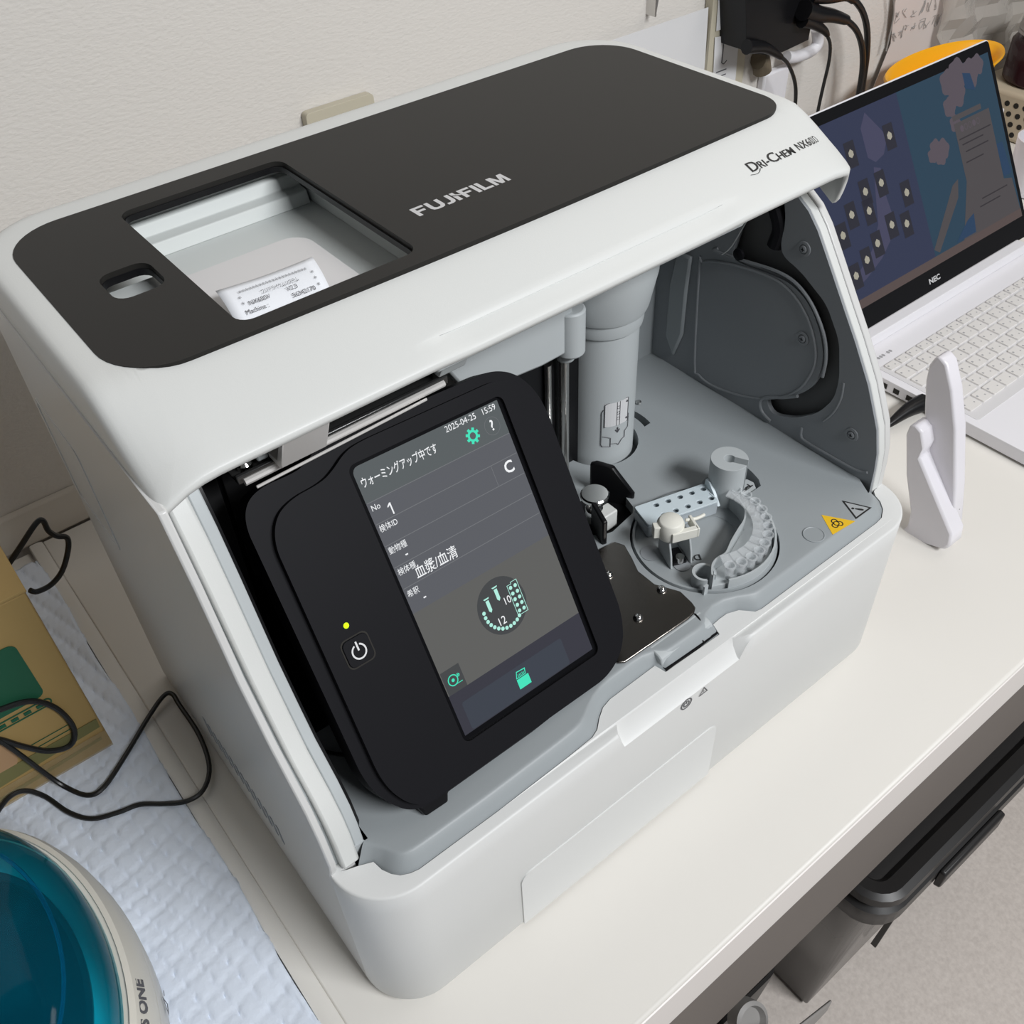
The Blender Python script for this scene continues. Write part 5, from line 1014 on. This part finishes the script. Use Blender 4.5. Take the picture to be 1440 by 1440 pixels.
# ---- storage behind the laptop
bx = thing('storage_box', 'pale storage box behind the laptop screen, under the orange bowl', 'box', (1.24, 0.505, 0))
bm = nb(); box(bm, 1.14, 1.35, 0.44, 0.57, 0.0, 0.080); obj('box_body', bm, LAPW, bx, bevel=0.004)
bm = nb(); cB = (1.262, 0.500); MB_ = T((cB[0], cB[1], 0.0802)) @ Matrix.Diagonal((1.12, 0.48, 0.72, 1))
lathe(bm, (0, 0, 0), [(0.055, 0.0), (0.062, 0.003), (0.088, 0.055), (0.100, 0.088), (0.107, 0.092), (0.105, 0.096), (0.097, 0.093), (0.084, 0.058), (0.058, 0.008), (0, 0.006)], 48, M=MB_); tag(obj('orange_bowl', bm, ORANGE, None, sharp=60), 'bright orange oval plastic bowl showing behind the laptop screen', 'bowl')
bm = nb(); prism(bm, rrect(1.095, 1.150, 0.455, 0.500, 0.012, 4), 0.0, 0.132); tag(obj('amber_case', bm, BROWN, None, bevel=0.006), 'brown amber case beside the orange bowl, behind the laptop screen', 'case')
bk = thing('perforated_basket', 'beige perforated plastic basket at the right edge under the dark jar', 'basket', (1.56, 0.42, 0.0003))
bm = nb(); box(bm, 1.430, 1.700, 0.300, 0.545, 0.0003, 0.070); obj('basket_body', bm, BASK, bk, bevel=0.006)
bm = nb()
for i in range(16):
    for j in range(4):
        x = 0.312 + i * 0.0145 + (j % 2) * 0.007; z = 0.012 + j * 0.014
        lathe(bm, (0, 0, 0), [(0.0042, -0.0006), (0.0042, 0.0004), (0, 0.0004)], 8, M=frame((1.430, x, z), (0, -1, 0), (0, 0, 1)))
hl = obj('basket_holes', bm, HOLEM, bk, smooth=False); hl['kind'] = 'stuff'
jr = thing('jam_jar', 'dark red glass jar with a pale metal lid standing on the beige basket', 'jar', (1.505, 0.475, 0.0705))
bm = nb(); lathe(bm, (1.505, 0.475, 0.0705), [(0.052, 0), (0.056, 0.004), (0.056, 0.055), (0.048, 0.066), (0, 0.066)], 40); obj('glass', bm, JAM, jr, sharp=40)
bm = nb(); lathe(bm, (1.505, 0.475, 0.1366), [(0.050, 0), (0.052, 0.002), (0.0505, 0.005), (0.052, 0.008), (0.0505, 0.012), (0.050, 0.020), (0.046, 0.022), (0, 0.022)], 40); obj('lid', bm, LIDM, jr, sharp=30)
bm = nb(); tube(bm, [(1.4123,0.4668,0.0120),(1.4468,0.4702,0.0120),(1.5043,0.4750,0.0120),(1.5641,0.4800,0.0120)], 0.0028, 8, 4); tag(obj('thin_cable', bm, CABLE, None), 'black cable crossing in front of the beige basket at the right edge', 'cable')
bm = nb(); mc = (1.3082, 0.3510, 0.0000); lathe(bm, (mc[0], mc[1], 0), [(0.030, 0.0), (0.034, 0.003), (0.037, 0.060), (0.038, 0.075), (0.036, 0.075), (0.033, 0.006), (0, 0.006)], 36); tag(obj('white_cup', bm, ROUT, None, sharp=50), 'white cup at the far right edge beside the laptop screen', 'cup')

# ================================================================ bins under the desk
def tray_ring(bm, x0, x1, y0, y1, r, levels):
    """stack of rounded-rectangle rings: (inset, z)"""
    R = []
    for ins, z in levels: R.append([bm.verts.new((p[0], p[1], z)) for p in rrect(x0 + ins, x1 - ins, y0 + ins, y1 - ins, max(r - ins, 0.003), 6)])
    for A, B in zip(R, R[1:]):
        for i in range(len(A)): bm.faces.new((A[i], A[(i + 1) % len(A)], B[(i + 1) % len(A)], B[i]))
    bm.faces.new(R[0]); bm.faces.new(R[-1]); return bm
bn = thing('waste_bin', 'large black plastic bin with a ribbed lid on the floor under the desk', 'bin', (0.75, 0.10, -0.70))
bm = nb(); tray_ring(bm, 0.452, 0.900, -0.105, 0.26, 0.035, [(0.040, -0.6995), (0.034, -0.690), (0.006, -0.36), (0.004, -0.345)]); obj('bin_body', bm, BING, bn, sharp=50)
bm = nb(); tray_ring(bm, 0.446, 0.906, -0.116, 0.27, 0.040, [(0.004, -0.352), (0.0, -0.346), (0.0, -0.322), (0.006, -0.318), (0.006, -0.312), (0.002, -0.310), (0.003, -0.300), (0.010, -0.297), (0.024, -0.300), (0.030, -0.308), (0.050, -0.308), (0.055, -0.296), (0.070, -0.293)]); obj('bin_lid', bm, BINB, bn, sharp=35)
for x in (0.60, 0.80):
    bm = nb(); prism(bm, [(-0.116, -0.322), (-0.124, -0.324), (-0.124, -0.352), (-0.116, -0.356)], x - 0.055, x + 0.055, M=YZ(0)); obj('latch', bm, BINB, bn, bevel=0.003)
bm = nb(); prism(bm, [(-0.090, -0.56), (-0.1005, -0.36), (-0.104, -0.36), (-0.097, -0.56)], 0.548, 0.551, M=YZ(0)); obj('body_rib', bm, BINB, bn)
bm = nb(); prism(bm, rrect(0.770, 0.800, -0.50, -0.42, 0.006, 3), -0.006, 0.0, M=XZ(-0.086)); 
obj('side_grip', bm, METAL, bn, bevel=0.002)
b2 = thing('open_bin', 'black bin beside the larger one, its rim just showing under the desk', 'bin', (0.35, 0.0, -0.70))
bm = nb(); tray_ring(bm, 0.250, 0.392, -0.060, 0.24, 0.02, [(0.020, -0.6995), (0.0, -0.44), (0.0, -0.43), (0.004, -0.43), (0.006, -0.44), (0.02, -0.68)]); obj('bin_body', bm, BINB, b2, sharp=50)
sw = thing('plastic_scoop', 'grey plastic panel leaning in front of the black bins near the floor', 'panel', (0.40, -0.10, -0.70))
bm = nb(); prism(bm, [(0, 0), (0.16, 0), (0.15, 0.05), (0.05, 0.16), (0.0, 0.20)], -0.003, 0.0, M=frame((0.262, -0.112, -0.50), (1, 0, 0), (0.0, -0.05, 1))); obj('panel', bm, STOOL, sw, bevel=0.0015)
bm = nb(); lathe(bm, (0, 0, 0), [(0.016, 0), (0.019, 0.003), (0.019, 0.018), (0.015, 0.020), (0.012, 0.014), (0, 0.013)], 28, M=frame((0.3025, -0.0732, -0.3800), (1, 0, 0), (0, 0.7, 0.7))); tag(obj('castor_wheel', bm, STOOL, None), 'small grey round wheel peeking out below the front desk edge', 'wheel')
